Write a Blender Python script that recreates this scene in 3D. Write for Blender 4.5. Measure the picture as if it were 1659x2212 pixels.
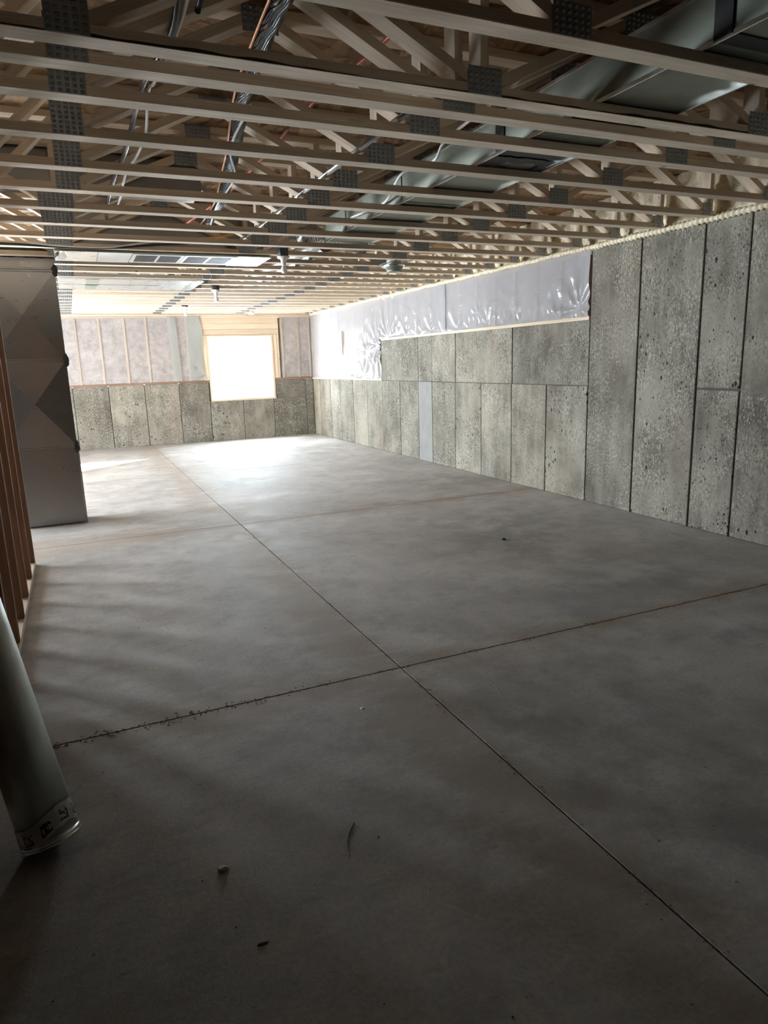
import bpy, bmesh, math, random
from mathutils import Vector, Matrix, noise
random.seed(7)
SC = bpy.context.scene
for o in list(bpy.data.objects):
    bpy.data.objects.remove(o, do_unlink=True)
COL = SC.collection
PI = math.pi

# ------------------------------------------------------------------ camera
CAM_H = 1.45
yaw, pitch, roll = 0.415846, 0.215397, 0.0314415
f = Vector((math.sin(yaw) * math.cos(pitch), math.cos(yaw) * math.cos(pitch), -math.sin(pitch)))
r = Vector((math.cos(yaw), -math.sin(yaw), 0))
d = f.cross(r)
r2 = math.cos(roll) * r + math.sin(roll) * d
d2 = -math.sin(roll) * r + math.cos(roll) * d
cam_data = bpy.data.cameras.new('camera')
cam_data.sensor_fit = 'VERTICAL'
cam_data.sensor_height = 36.0
cam_data.sensor_width = 27.0
cam_data.lens = 1479.25 * 36.0 / 2212.0
cam_data.clip_start = 0.05
cam = bpy.data.objects.new('camera', cam_data)
COL.objects.link(cam)
m3 = Matrix((r2, -d2, -f)).transposed()
cam.matrix_world = Matrix.Translation((0, 0, CAM_H)) @ m3.to_4x4()
SC.camera = cam

# ------------------------------------------------------------------ world, sun, exposure
world = bpy.data.worlds.new('overcast_bright_sky')
SC.world = world
world.use_nodes = True
bg = world.node_tree.nodes['Background']
bg.inputs[0].default_value = (0.80, 0.90, 1.0, 1)
bg.inputs[1].default_value = 21.0

sun_data = bpy.data.lights.new('sun', 'SUN')
sun_data.energy = 110.0
sun_data.angle = 0.009
sun_data.color = (1.0, 0.90, 0.74)
sun = bpy.data.objects.new('sun', sun_data)
COL.objects.link(sun)
SUN_DIR = Vector((-2.39, -1.98, -0.81)).normalized()
sun.rotation_euler = SUN_DIR.to_track_quat('-Z', 'Y').to_euler()


def portal(name, loc, dirv, sx, sy):
    """Cycles light portal in a real opening: only helps to sample the sky through it."""
    l = bpy.data.lights.new(name, 'AREA')
    l.shape = 'RECTANGLE'
    l.size, l.size_y = sx, sy
    l.cycles.is_portal = True
    o = bpy.data.objects.new(name, l)
    COL.objects.link(o)
    o.location = loc
    o.rotation_euler = Vector(dirv).to_track_quat('-Z', 'Y').to_euler()


portal('sky_portal_far_window', (3.17, 14.38, 1.42), (0, -1, 0), 1.5, 1.5)
portal('sky_portal_left_door', (-4.34, 10.78, 1.12), (1, 0, 0), 2.15, 2.3)
portal('sky_portal_left_door', (-4.34, 8.15, 1.12), (1, 0, 0), 1.9, 2.3)

SC.view_settings.view_transform = 'Standard'
SC.view_settings.look = 'None'
SC.view_settings.gamma = 1.0
SC.view_settings.use_curve_mapping = False
SC.view_settings.exposure = 1.92
SC.cycles.use_denoising = True
SC.cycles.max_bounces = 12
SC.cycles.diffuse_bounces = 8
SC.cycles.glossy_bounces = 4
SC.cycles.transparent_max_bounces = 12
SC.cycles.transmission_bounces = 6
SC.cycles.sample_clamp_indirect = 12.0
SC.cycles.caustics_reflective = False
SC.cycles.caustics_refractive = False

# ------------------------------------------------------------------ node helpers
class NT:
    def __init__(self, name):
        self.m = bpy.data.materials.new(name)
        self.m.use_nodes = True
        self.t = self.m.node_tree
        self.b = self.t.nodes['Principled BSDF']
        self.out = self.t.nodes['Material Output']

    def n(self, typ, **kw):
        x = self.t.nodes.new(typ)
        for k, v in kw.items():
            setattr(x, k, v)
        return x

    def l(self, a, b):
        self.t.links.new(a, b)

    def val(self, sock, v):
        if isinstance(v, bpy.types.NodeSocket):
            self.l(v, sock)
        else:
            sock.default_value = v

    def math(self, op, a, b=0.0, c=None, clamp=False):
        x = self.n('ShaderNodeMath', operation=op, use_clamp=clamp)
        self.val(x.inputs[0], a)
        self.val(x.inputs[1], b)
        if c is not None:
            self.val(x.inputs[2], c)
        return x.outputs[0]

    def vmath(self, op, a, b):
        x = self.n('ShaderNodeVectorMath', operation=op)
        self.val(x.inputs[0], a)
        self.val(x.inputs[1], b)
        return x.outputs[0]

    def mix(self, fac, a, b, blend='MIX'):
        x = self.n('ShaderNodeMix', data_type='RGBA', blend_type=blend)
        self.val(x.inputs[0], fac)
        for s, v in ((x.inputs[6], a), (x.inputs[7], b)):
            if isinstance(v, tuple) and len(v) == 3:
                v = v + (1,)
            self.val(s, v)
        return x.outputs[2]

    def noise(self, vec, scale, detail=3, rough=0.55):
        x = self.n('ShaderNodeTexNoise')
        self.l(vec, x.inputs['Vector'])
        x.inputs['Scale'].default_value = scale
        x.inputs['Detail'].default_value = detail
        x.inputs['Roughness'].default_value = rough
        return x.outputs['Fac']

    def voro(self, vec, scale, feature='F1', out='Distance', rand=1.0):
        x = self.n('ShaderNodeTexVoronoi', feature=feature)
        self.l(vec, x.inputs['Vector'])
        x.inputs['Scale'].default_value = scale
        x.inputs['Randomness'].default_value = rand
        return x.outputs[out]

    def ramp(self, fac, lo, hi, a=0.0, b=1.0):
        x = self.n('ShaderNodeMapRange')
        x.clamp = True
        self.val(x.inputs[0], fac)
        x.inputs[1].default_value = lo
        x.inputs[2].default_value = hi
        x.inputs[3].default_value = a
        x.inputs[4].default_value = b
        return x.outputs[0]

    def coord(self, which='Object', scale=(1, 1, 1), jitter=True):
        tc = self.n('ShaderNodeTexCoord')
        v = self.vmath('MULTIPLY', tc.outputs[which], scale)
        if jitter:
            oi = self.n('ShaderNodeObjectInfo')
            off = self.math('MULTIPLY', oi.outputs['Random'], 71.3)
            cb = self.n('ShaderNodeCombineXYZ')
            self.l(off, cb.inputs[0]); self.l(off, cb.inputs[1]); self.l(off, cb.inputs[2])
            v = self.vmath('ADD', v, cb.outputs[0])
        return v

    def rnd(self):
        return self.n('ShaderNodeObjectInfo').outputs['Random']

    def bump(self, h, strength=0.3, dist=0.01):
        x = self.n('ShaderNodeBump')
        x.inputs['Strength'].default_value = strength
        x.inputs['Distance'].default_value = dist
        self.val(x.inputs['Height'], h)
        self.l(x.outputs[0], self.b.inputs['Normal'])

    def base(self, c, rough=0.6, metal=0.0, spec=0.5):
        if isinstance(c, tuple) and len(c) == 3:
            c = c + (1,)
        self.val(self.b.inputs['Base Color'], c)
        self.val(self.b.inputs['Roughness'], rough)
        self.b.inputs['Metallic'].default_value = metal
        self.b.inputs['Specular IOR Level'].default_value = spec
        return self.m


def plain(name, c, rough=0.6, metal=0.0, spec=0.5, var=0.15, scale=12):
    k = NT(name)
    v = k.coord()
    n = k.noise(v, scale, 3)
    dark = tuple(x * (1 - var) for x in c)
    lite = tuple(min(1, x * (1 + var)) for x in c)
    return k.base(k.mix(n, dark, lite), rough, metal, spec)


def mat_concrete_wall():
    k = NT('board_formed_concrete')
    v = k.coord()
    vs = k.coord(scale=(1, 1, 0.16))
    vh = k.coord(scale=(1, 1, 0.55))
    big = k.noise(v, 1.9, 5, 0.62)
    streak = k.noise(vs, 8, 4, 0.65)
    base = k.mix(k.ramp(big, 0.36, 0.64), (0.108, 0.094, 0.071), (0.232, 0.208, 0.163))
    base = k.mix(k.ramp(streak, 0.45, 0.70, 0, 0.55), base, (0.285, 0.262, 0.215))
    wash = k.ramp(k.noise(vs, 2.7, 3, 0.5), 0.54, 0.74, 0, 0.45)
    base = k.mix(wash, base, (0.17, 0.125, 0.088))
    tone = k.ramp(k.rnd(), 0, 1, 0.72, 1.22)
    hsv = k.n('ShaderNodeHueSaturation')
    k.l(base, hsv.inputs['Color']); k.l(tone, hsv.inputs['Value'])
    base = hsv.outputs[0]
    # flaked laitance: pale chips between darker bare spots
    patch = k.noise(v, 2.4, 4, 0.65)
    pm = k.ramp(patch, 0.40, 0.56)
    chip = k.noise(vh, 68, 3, 0.62)
    chip2 = k.noise(vh, 150, 2, 0.6)
    mixn = k.math('ADD', k.math('MULTIPLY', chip, 0.6), k.math('MULTIPLY', chip2, 0.4))
    pale = k.math('MULTIPLY', k.ramp(mixn, 0.53, 0.60), pm)
    base = k.mix(k.math('MULTIPLY', pale, 0.72), base, (0.42, 0.388, 0.312))
    pit = k.math('MULTIPLY', k.ramp(mixn, 0.455, 0.40), k.ramp(patch, 0.34, 0.55, 0.2, 1.0))
    base = k.mix(k.math('MULTIPLY', pit, 0.78), base, (0.06, 0.054, 0.044))
    # bug holes in two sizes
    hole = None
    for sc, lo, rad0, seed in ((30, 0.62, 0.34, (3.1, 0.7, 1.9)), (58, 0.50, 0.34, (9.3, 4.4, 2.2))):
        vw = k.vmath('ADD', vh, seed)
        dist = k.voro(vw, sc)
        cell = k.voro(vw, sc, out='Color')
        sep = k.n('ShaderNodeSeparateColor'); k.l(cell, sep.inputs[0])
        rad = k.math('MULTIPLY', k.ramp(sep.outputs[0], lo, 1.0), rad0)
        zone = k.ramp(k.noise(k.vmath('ADD', v, seed), 1.7, 3), 0.40, 0.60, 0.0, 1.15)
        rad = k.math('MULTIPLY', rad, zone)
        h = k.ramp(k.math('SUBTRACT', rad, dist), 0.0, 0.07)
        hole = h if hole is None else k.math('MAXIMUM', hole, h)
    base = k.mix(hole, base, (0.022, 0.020, 0.017))
    hgt = k.math('ADD', k.math('MULTIPLY', mixn, 0.8), k.math('MULTIPLY', hole, -1.0))
    k.bump(hgt, 0.7, 0.008)
    return k.base(base, 0.88, 0, 0.25)


def mat_floor():
    k = NT('troweled_concrete_slab')
    tc = k.n('ShaderNodeNewGeometry')
    v = tc.outputs['Position']
    sx = k.n('ShaderNodeSeparateXYZ'); k.l(v, sx.inputs[0])
    x, y = sx.outputs[0], sx.outputs[1]
    big = k.noise(v, 0.75, 4, 0.6)
    med = k.noise(k.vmath('ADD', v, (7, 3, 1)), 2.6, 5, 0.62)
    fine = k.noise(v, 60, 3, 0.7)
    swirl = k.noise(k.vmath('MULTIPLY', k.vmath('ADD', v, (4, 9, 2)), (1.6, 5.5, 1)), 1.7, 5, 0.65)
    base = k.mix(k.ramp(big, 0.34, 0.68), (0.285, 0.272, 0.252), (0.50, 0.48, 0.45))
    base = k.mix(k.ramp(med, 0.45, 0.66, 0, 0.75), base, (0.54, 0.525, 0.495))
    base = k.mix(k.ramp(swirl, 0.58, 0.74, 0, 0.35), base, (0.22, 0.21, 0.20))
    mott = k.noise(k.vmath('ADD', v, (3, 8, 5)), 7.5, 5, 0.68)
    base = k.mix(k.ramp(mott, 0.50, 0.70, 0, 0.40), base, (0.20, 0.185, 0.165))
    base = k.mix(k.ramp(mott, 0.44, 0.28, 0, 0.34), base, (0.56, 0.54, 0.50))
    # blue-grey damp blotches, mostly to the right and close by
    blot = k.ramp(k.noise(k.vmath('ADD', v, (1.7, 5.2, 0)), 1.5, 4, 0.6), 0.53, 0.68)
    right = k.math('MULTIPLY', k.ramp(x, 0.9, 2.4), k.ramp(y, 4.0, 2.4))
    base = k.mix(k.math('MULTIPLY', k.math('MULTIPLY', blot, right), 0.6), base, (0.125, 0.14, 0.17))
    # tan mud dust along the saw cuts and where boots dragged it
    def near(c, p, w):
        return k.ramp(k.math('ABSOLUTE', k.math('SUBTRACT', c, p)), 0.0, w, 1.0, 0.0)
    jx = near(k.math('ADD', x, k.math('MULTIPLY', big, 0.3)), 1.36, 0.42)
    j1 = near(y, 2.80, 0.30)
    j2 = near(y, 6.30, 0.42)
    left = k.ramp(x, 1.4, -0.3)
    dn = k.noise(k.vmath('MULTIPLY', k.vmath('ADD', v, (11, 2, 0)), (1.3, 3.2, 1)), 2.2, 6, 0.7)
    dsum = k.math('MAXIMUM', k.math('MAXIMUM', jx, j1), j2)
    dsum = k.math('ADD', k.math('MULTIPLY', dsum, 0.42), k.math('MULTIPLY', left, 0.20))
    dust = k.ramp(k.math('ADD', dn, k.math('SUBTRACT', dsum, 0.27)), 0.42, 0.64)
    base = k.mix(k.math('MULTIPLY', dust, 0.62), base, (0.30, 0.23, 0.165))
    scuff = k.ramp(k.noise(k.vmath('MULTIPLY', k.vmath('ADD', v, (1, 6, 3)), (2.2, 9, 1)), 2.6, 5, 0.7), 0.645, 0.70)
    base = k.mix(k.math('MULTIPLY', scuff, 0.45), base, (0.20, 0.155, 0.115))
    # scattered specks
    dist = k.voro(v, 26)
    cell = k.voro(v, 26, out='Color')
    sep = k.n('ShaderNodeSeparateColor'); k.l(cell, sep.inputs[0])
    spk = k.ramp(k.math('SUBTRACT', k.math('MULTIPLY', k.ramp(sep.outputs[0], 0.86, 1.0), 0.12), dist), 0.0, 0.03)
    base = k.mix(k.math('MULTIPLY', spk, 0.8), base, k.mix(sep.outputs[1], (0.06, 0.05, 0.04), (0.5, 0.46, 0.40)))
    base = k.mix(k.ramp(fine, 0.35, 0.7, 0.0, 0.34), base, (0.17, 0.16, 0.15))
    k.bump(k.math('ADD', k.math('ADD', k.math('MULTIPLY', fine, 0.45), k.math('MULTIPLY', mott, 0.5)), med), 0.18, 0.01)
    rough = k.ramp(med, 0.3, 0.7, 0.60, 0.78)
    return k.base(base, rough, 0, 0.4)


def mat_wood(name, a, b, knot=(0.16, 0.085, 0.04), rough=0.75, knots=True):
    """grain runs along local X"""
    k = NT(name)
    vg = k.coord(scale=(1.2, 26, 26))
    v = k.coord()
    g = k.noise(vg, 1.6, 4, 0.6)
    ring = k.n('ShaderNodeTexWave', wave_type='BANDS', bands_direction='Z')
    k.l(k.vmath('MULTIPLY', v, (0.12, 1, 1)), ring.inputs['Vector'])
    ring.inputs['Scale'].default_value = 30
    ring.inputs['Distortion'].default_value = 6
    ring.inputs['Detail'].default_value = 2
    ring.inputs['Detail Scale'].default_value = 1.4
    c = k.mix(k.ramp(g, 0.3, 0.7), a, b)
    c = k.mix(k.math('MULTIPLY', ring.outputs['Fac'], 0.22), c, tuple(x * 0.6 for x in a))
    tone = k.ramp(k.rnd(), 0, 1, 0.85, 1.12)
    hsv = k.n('ShaderNodeHueSaturation')
    k.l(c, hsv.inputs['Color']); k.l(tone, hsv.inputs['Value'])
    c = hsv.outputs[0]
    if knots:
        vk = k.vmath('MULTIPLY', v, (0.55, 1, 1))
        dist = k.voro(vk, 7)
        cell = k.voro(vk, 7, out='Color')
        sep = k.n('ShaderNodeSeparateColor'); k.l(cell, sep.inputs[0])
        kn = k.ramp(k.math('SUBTRACT', k.math('MULTIPLY', k.ramp(sep.outputs[0], 0.45, 1.0), 0.115), dist), 0.0, 0.04)
        c = k.mix(k.math('MULTIPLY', kn, 0.8), c, knot)
        st = k.ramp(k.noise(k.vmath('MULTIPLY', v, (1, 4, 4)), 4.5, 4, 0.7), 0.62, 0.78, 0, 0.5)
        c = k.mix(st, c, tuple(x * 0.45 for x in a))
    k.bump(g, 0.12, 0.004)
    return k.base(c, rough, 0, 0.3)


def mat_osb():
    k = NT('oriented_strand_board')
    tc = k.n('ShaderNodeNewGeometry')
    v = tc.outputs['Position']
    warp = k.n('ShaderNodeTexNoise'); k.l(v, warp.inputs['Vector']); warp.inputs['Scale'].default_value = 2.2
    v2 = k.vmath('ADD', v, k.vmath('MULTIPLY', warp.outputs['Color'], (0.35, 0.35, 0)))
    c1 = k.voro(k.vmath('MULTIPLY', v2, (1, 0.32, 1)), 26, out='Color')
    c2 = k.voro(k.vmath('MULTIPLY', k.vmath('ADD', v2, (3, 5, 0)), (0.35, 1, 1)), 24, out='Color')
    s1 = k.n('ShaderNodeSeparateColor'); k.l(c1, s1.inputs[0])
    s2 = k.n('ShaderNodeSeparateColor'); k.l(c2, s2.inputs[0])
    mixf = k.math('MULTIPLY', k.math('ADD', s1.outputs[0], s2.outputs[1]), 0.5)
    c = k.mix(k.ramp(mixf, 0.2, 0.8), (0.20, 0.105, 0.055), (0.50, 0.33, 0.185))
    c = k.mix(k.ramp(s1.outputs[2], 0.85, 0.95, 0, 0.6), c, (0.10, 0.055, 0.03))
    k.bump(mixf, 0.25, 0.004)
    return k.base(c, 0.7, 0, 0.3)


def mat_metal(name, c, rough=0.35, var=0.18, aniso=0.0, smear=True):
    k = NT(name)
    v = k.coord()
    n = k.noise(v, 5, 4, 0.6)
    dark = tuple(x * (1 - var) for x in c)
    col = k.mix(n, dark, c)
    rr = k.ramp(k.noise(k.vmath('MULTIPLY', v, (1, 1, 3)), 9, 3), 0.3, 0.7, rough * 0.85, rough * 1.2)
    k.bump(k.noise(v, 3.0, 2), 0.025, 0.02)
    return k.base(col, rr, 1.0, 0.5)


def mat_plastic(name, opac, tint, rough=0.28, bumpy=0.25):
    """thin milky polyethylene: part see-through, part diffusing, with a glossy skin"""
    k = NT(name)
    v = k.coord('Object', jitter=False)
    n1 = k.noise(k.vmath('MULTIPLY', v, (1, 1, 0.6)), 7, 4, 0.6)
    n2 = k.noise(v, 1.3, 3, 0.5)
    k.bump(k.math('ADD', n1, k.math('MULTIPLY', n2, 2.0)), bumpy, 0.012)
    k.base(tint, rough, 0, 0.45)
    tr = k.n('ShaderNodeBsdfTransparent')
    tr.inputs[0].default_value = (0.96, 0.96, 0.97, 1)
    tl = k.n('ShaderNodeBsdfTranslucent')
    tl.inputs[0].default_value = tint + (1,)
    m1 = k.n('ShaderNodeMixShader'); m1.inputs[0].default_value = 0.25
    k.l(k.b.outputs[0], m1.inputs[1]); k.l(tl.outputs[0], m1.inputs[2])
    m2 = k.n('ShaderNodeMixShader')
    k.val(m2.inputs[0], k.ramp(n2, 0.3, 0.7, max(0.0, opac - 0.07), min(1, opac + 0.07)))
    k.l(tr.outputs[0], m2.inputs[1]); k.l(m1.outputs[0], m2.inputs[2])
    k.l(m2.outputs[0], k.out.inputs[0])
    return k.m


def mat_glass():
    k = NT('clear_window_glass')
    tr = k.n('ShaderNodeBsdfTransparent'); tr.inputs[0].default_value = (0.95, 0.97, 0.97, 1)
    gl = k.n('ShaderNodeBsdfGlossy'); gl.inputs['Roughness'].default_value = 0.02
    fr = k.n('ShaderNodeFresnel'); fr.inputs[0].default_value = 1.45
    mx = k.n('ShaderNodeMixShader')
    geo = k.n('ShaderNodeNewGeometry')
    front = k.math('SUBTRACT', 1.0, geo.outputs['Backfacing'])
    k.l(k.math('MULTIPLY', fr.outputs[0], front), mx.inputs[0]); k.l(tr.outputs[0], mx.inputs[1]); k.l(gl.outputs[0], mx.inputs[2])
    k.l(mx.outputs[0], k.out.inputs[0])
    return k.m


def mat_foam():
    k = NT('closed_cell_spray_foam')
    v = k.coord(jitter=False)
    n = k.noise(v, 14, 5, 0.65)
    c = k.mix(k.ramp(n, 0.3, 0.7), (0.50, 0.40, 0.25), (0.80, 0.72, 0.54))
    k.bump(n, 0.5, 0.02)
    return k.base(c, 0.6, 0, 0.35)


def mat_batt():
    k = NT('pink_grey_fibreglass')
    v = k.coord()
    n = k.noise(v, 9, 5, 0.7)
    n2 = k.noise(v, 38, 3, 0.7)
    c = k.mix(k.ramp(n, 0.3, 0.72), (0.30, 0.25, 0.225), (0.60, 0.535, 0.49))
    c = k.mix(k.ramp(n2, 0.55, 0.75, 0, 0.5), c, (0.66, 0.60, 0.55))
    k.bump(n2, 0.5, 0.01)
    return k.base(c, 0.95, 0, 0.1)


def mat_spiral(name, c, freq, rough, metal=1.0):
    """helical ribs along local X"""
    k = NT(name)
    v = k.coord(jitter=False)
    w = k.n('ShaderNodeTexWave', wave_type='BANDS', bands_direction='DIAGONAL')
    k.l(k.vmath('MULTIPLY', v, (freq, 4, 4)), w.inputs['Vector'])
    w.inputs['Scale'].default_value = 1.0
    k.bump(w.outputs['Fac'], 0.8, 0.012)
    return k.base(k.mix(k.noise(v, 9, 3), tuple(x * .8 for x in c), c), rough, metal, 0.5)


def mat_tape():
    """clear tape with rows of black printed blocks and strokes"""
    k = NT('printed_packing_tape')
    tc = k.n('ShaderNodeTexCoord')
    v = tc.outputs['UV']
    s = k.n('ShaderNodeSeparateXYZ'); k.l(v, s.inputs[0])
    u = k.math('FRACT', k.math('MULTIPLY', s.outputs[0], 9.0))
    row = k.math('FRACT', k.math('MULTIPLY', s.outputs[1], 1.0))
    cell = k.n('ShaderNodeTexBrick'); k.l(v, cell.inputs['Vector'])
    cell.inputs['Scale'].default_value = 1.0
    vo = k.voro(k.vmath('MULTIPLY', v, (85, 9, 1)), 1.0, out='Color')
    sp = k.n('ShaderNodeSeparateColor'); k.l(vo, sp.inputs[0])
    strokes = k.math('GREATER_THAN', sp.outputs[0], 0.42)
    win = k.math('MULTIPLY', k.math('GREATER_THAN', u, 0.18), k.math('LESS_THAN', u, 0.72))
    band = k.math('MULTIPLY', k.math('GREATER_THAN', row, 0.22), k.math('LESS_THAN', row, 0.72))
    bar = k.math('MULTIPLY', k.math('GREATER_THAN', row, 0.16), k.math('LESS_THAN', row, 0.26))
    ink = k.math('MULTIPLY', win, k.math('MAXIMUM', k.math('MULTIPLY', band, strokes), bar))
    col = k.mix(ink, (0.52, 0.54, 0.53), (0.015, 0.015, 0.015))
    k.bump(k.noise(k.coord(), 40, 3), 0.4, 0.004)
    return k.base(col, 0.18, 0.1, 0.6)


M = {}
M['concrete'] = mat_concrete_wall()
M['smooth'] = plain('smooth_grey_concrete', (0.185, 0.18, 0.165), 0.85, var=0.25, scale=7)
M['joint'] = plain('dark_form_joint', (0.075, 0.07, 0.06), 0.9, var=0.4, scale=40)
M['slab'] = mat_floor()
M['cut'] = plain('dirty_saw_cut', (0.045, 0.032, 0.022), 0.95, var=0.4, scale=30)
M['wood'] = mat_wood('spruce_truss_lumber', (0.66, 0.53, 0.39), (0.83, 0.71, 0.56))
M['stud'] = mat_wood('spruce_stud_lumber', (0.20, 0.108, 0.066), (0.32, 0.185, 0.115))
M['plate_wood'] = mat_wood('pale_plate_lumber', (0.54, 0.42, 0.30), (0.67, 0.54, 0.40))
M['osb'] = mat_osb()
M['galv'] = mat_metal('galvanised_steel', (0.33, 0.345, 0.29), 0.60)
M['duct'] = mat_metal('dull_galvanised_duct', (0.30, 0.285, 0.275), 0.32)
M['pipe'] = mat_metal('smooth_galvanised_pipe', (0.58, 0.63, 0.62), 0.46)
M['nail_plate'] = mat_metal('truss_connector_steel', (0.42, 0.44, 0.45), 0.5, 0.3)
M['foil'] = mat_metal('bright_foil', (0.90, 0.91, 0.92), 0.30, 0.08)
M['black'] = plain('black_plastic', (0.018, 0.018, 0.02), 0.35, var=0.3)
M['mastic'] = plain('black_duct_mastic', (0.02, 0.018, 0.018), 0.6, var=0.4)
M['black_foam'] = mat_spiral('black_pipe_insulation', (0.02, 0.02, 0.022), 70, 0.25, 0.0)
M['copper'] = plain('copper_line', (0.72, 0.36, 0.20), 0.3, 0.8)
M['pex'] = plain('red_plastic_tube', (0.55, 0.12, 0.06), 0.35)
M['orange'] = plain('orange_gas_tube', (0.70, 0.34, 0.06), 0.4)
M['cable_white'] = plain('white_cable_jacket', (0.80, 0.80, 0.78), 0.35)
M['cable_black'] = plain('black_cable_jacket', (0.03, 0.03, 0.032), 0.25)
M['porcelain'] = plain('white_porcelain', (0.84, 0.83, 0.80), 0.2, var=0.04)
M['bulb'] = plain('frosted_white_bulb', (0.88, 0.87, 0.84), 0.25, var=0.03)
M['vinyl'] = plain('white_vinyl', (0.56, 0.57, 0.57), 0.35, var=0.05)
M['white_paint'] = plain('white_painted_metal', (0.78, 0.77, 0.75), 0.4, var=0.05)
M['dark_void'] = plain('dark_louvre_gap', (0.10, 0.095, 0.10), 0.7)
M['slat'] = plain('grey_grille_slat', (0.30, 0.29, 0.30), 0.5)
M['glass'] = mat_glass()
M['foam'] = mat_foam()
M['batt'] = mat_batt()
M['poly_far'] = mat_plastic('clear_poly_sheet', 0.33, (0.46, 0.43, 0.41), 0.24)
M['poly_flap'] = mat_plastic('doubled_poly_sheet', 0.66, (0.46, 0.475, 0.44))
M['poly_side'] = mat_plastic('milky_poly_sheet', 0.66, (0.42, 0.408, 0.415), 0.2, 0.3)
M['sheath'] = plain('outer_sheathing', (0.36, 0.30, 0.23), 0.8)
M['plain_wall'] = plain('grey_back_wall', (0.06, 0.056, 0.05), 0.9)
M['dirt'] = plain('dry_mud_crumbs', (0.14, 0.085, 0.05), 0.95, var=0.5, scale=60)
M['spiral'] = mat_spiral('spiral_duct_steel', (0.66, 0.68, 0.68), 26, 0.28)
M['tape'] = mat_tape()
M['foil_tape'] = mat_metal('crinkled_foil_tape', (0.86, 0.87, 0.88), 0.22, 0.1)

# ------------------------------------------------------------------ mesh helpers
def mesh_obj(name, verts, faces, mat, parent=None, smooth=False, loc=None):
    me = bpy.data.meshes.new(name)
    me.from_pydata([tuple(v) for v in verts], [], faces)
    me.update()
    if smooth:
        for p in me.polygons:
            p.use_smooth = True
    return link(name, me, mat, parent, loc)


def link(name, me, mat, parent=None, loc=None):
    if mat is not None and not me.materials:
        me.materials.append(mat)
    o = bpy.data.objects.new(name, me)
    COL.objects.link(o)
    if parent is not None:
        o.parent = parent
    if loc is not None:
        o.location = loc
    return o


def bm_obj(name, bm, mat, parent=None, smooth=False, loc=None):
    bmesh.ops.recalc_face_normals(bm, faces=bm.faces)
    me = bpy.data.meshes.new(name)
    bm.to_mesh(me)
    bm.free()
    if smooth:
        for p in me.polygons:
            p.use_smooth = True
    return link(name, me, mat, parent, loc)


def add_box(bm, x0, x1, y0, y1, z0, z1, bevel=0.0, seg=1):
    vs = [bm.verts.new(p) for p in ((x0, y0, z0), (x1, y0, z0), (x1, y1, z0), (x0, y1, z0), (x0, y0, z1), (x1, y0, z1), (x1, y1, z1), (x0, y1, z1))]
    fs = [bm.faces.new([vs[i] for i in q]) for q in ((0, 3, 2, 1), (4, 5, 6, 7), (0, 1, 5, 4), (1, 2, 6, 5), (2, 3, 7, 6), (3, 0, 4, 7))]
    if bevel > 0:
        es = list({e for fc in fs for e in fc.edges})
        bmesh.ops.bevel(bm, geom=es, offset=bevel, segments=seg, affect='EDGES', profile=0.5)


def box(name, x0, x1, y0, y1, z0, z1, mat, parent=None, bevel=0.0, seg=1, centre=True):
    """a box whose object origin is its own centre (parents sit at the world origin unless moved)"""
    c = Vector(((x0 + x1) / 2, (y0 + y1) / 2, (z0 + z1) / 2))
    bm = bmesh.new()
    hx, hy, hz = (x1 - x0) / 2, (y1 - y0) / 2, (z1 - z0) / 2
    add_box(bm, -hx, hx, -hy, hy, -hz, hz, bevel, seg)
    base = parent.location if parent is not None else Vector((0, 0, 0))
    return bm_obj(name, bm, mat, parent, loc=c - base)


def upright(name, x, y, z0, z1, wx, wy, mat, parent=None, bevel=0.002):
    """a vertical piece of lumber whose local X runs up, so the grain does too"""
    bm = bmesh.new()
    h = (z1 - z0) / 2
    add_box(bm, -h, h, -wy / 2, wy / 2, -wx / 2, wx / 2, bevel)
    o = bm_obj(name, bm, mat, parent)
    base = parent.location if parent is not None else Vector((0, 0, 0))
    o.location = Vector((x, y, (z0 + z1) / 2)) - base
    o.rotation_euler = (0, -PI / 2, 0)
    return o


def lathe(bm, prof, seg=28, axis='Z', cx=0, cy=0):
    rings = []
    for rr, z in prof:
        rings.append([bm.verts.new((cx + rr * math.cos(2 * PI * i / seg), cy + rr * math.sin(2 * PI * i / seg), z)) for i in range(seg)])
    for a, b in zip(rings, rings[1:]):
        for i in range(seg):
            bm.faces.new((a[i], a[(i + 1) % seg], b[(i + 1) % seg], b[i]))
    for rg, rev in ((rings[0], True), (rings[-1], False)):
        if (prof[0][0] if rev else prof[-1][0]) > 1e-5:
            bm.faces.new(list(reversed(rg)) if rev else rg)


def tube_mesh(pts, rad, seg=8, closed=False, rads=None):
    """smooth tube through points"""
    pts = [Vector(p) for p in pts]
    vs, fs = [], []
    n = len(pts)
    up = Vector((0, 0, 1))
    for i, p in enumerate(pts):
        t = (pts[min(i + 1, n - 1)] - pts[max(i - 1, 0)]).normalized()
        a = t.cross(up)
        if a.length < 1e-3:
            a = t.cross(Vector((1, 0, 0)))
        a.normalize()
        b = t.cross(a)
        rr = rads[i] if rads else rad
        for s in range(seg):
            th = 2 * PI * s / seg
            vs.append(p + a * math.cos(th) * rr + b * math.sin(th) * rr)
    for i in range(n - 1):
        for s in range(seg):
            fs.append((i * seg + s, i * seg + (s + 1) % seg, (i + 1) * seg + (s + 1) % seg, (i + 1) * seg + s))
    fs.append(tuple(range(seg)))
    fs.append(tuple((n - 1) * seg + s for s in reversed(range(seg))))
    return vs, fs


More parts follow.
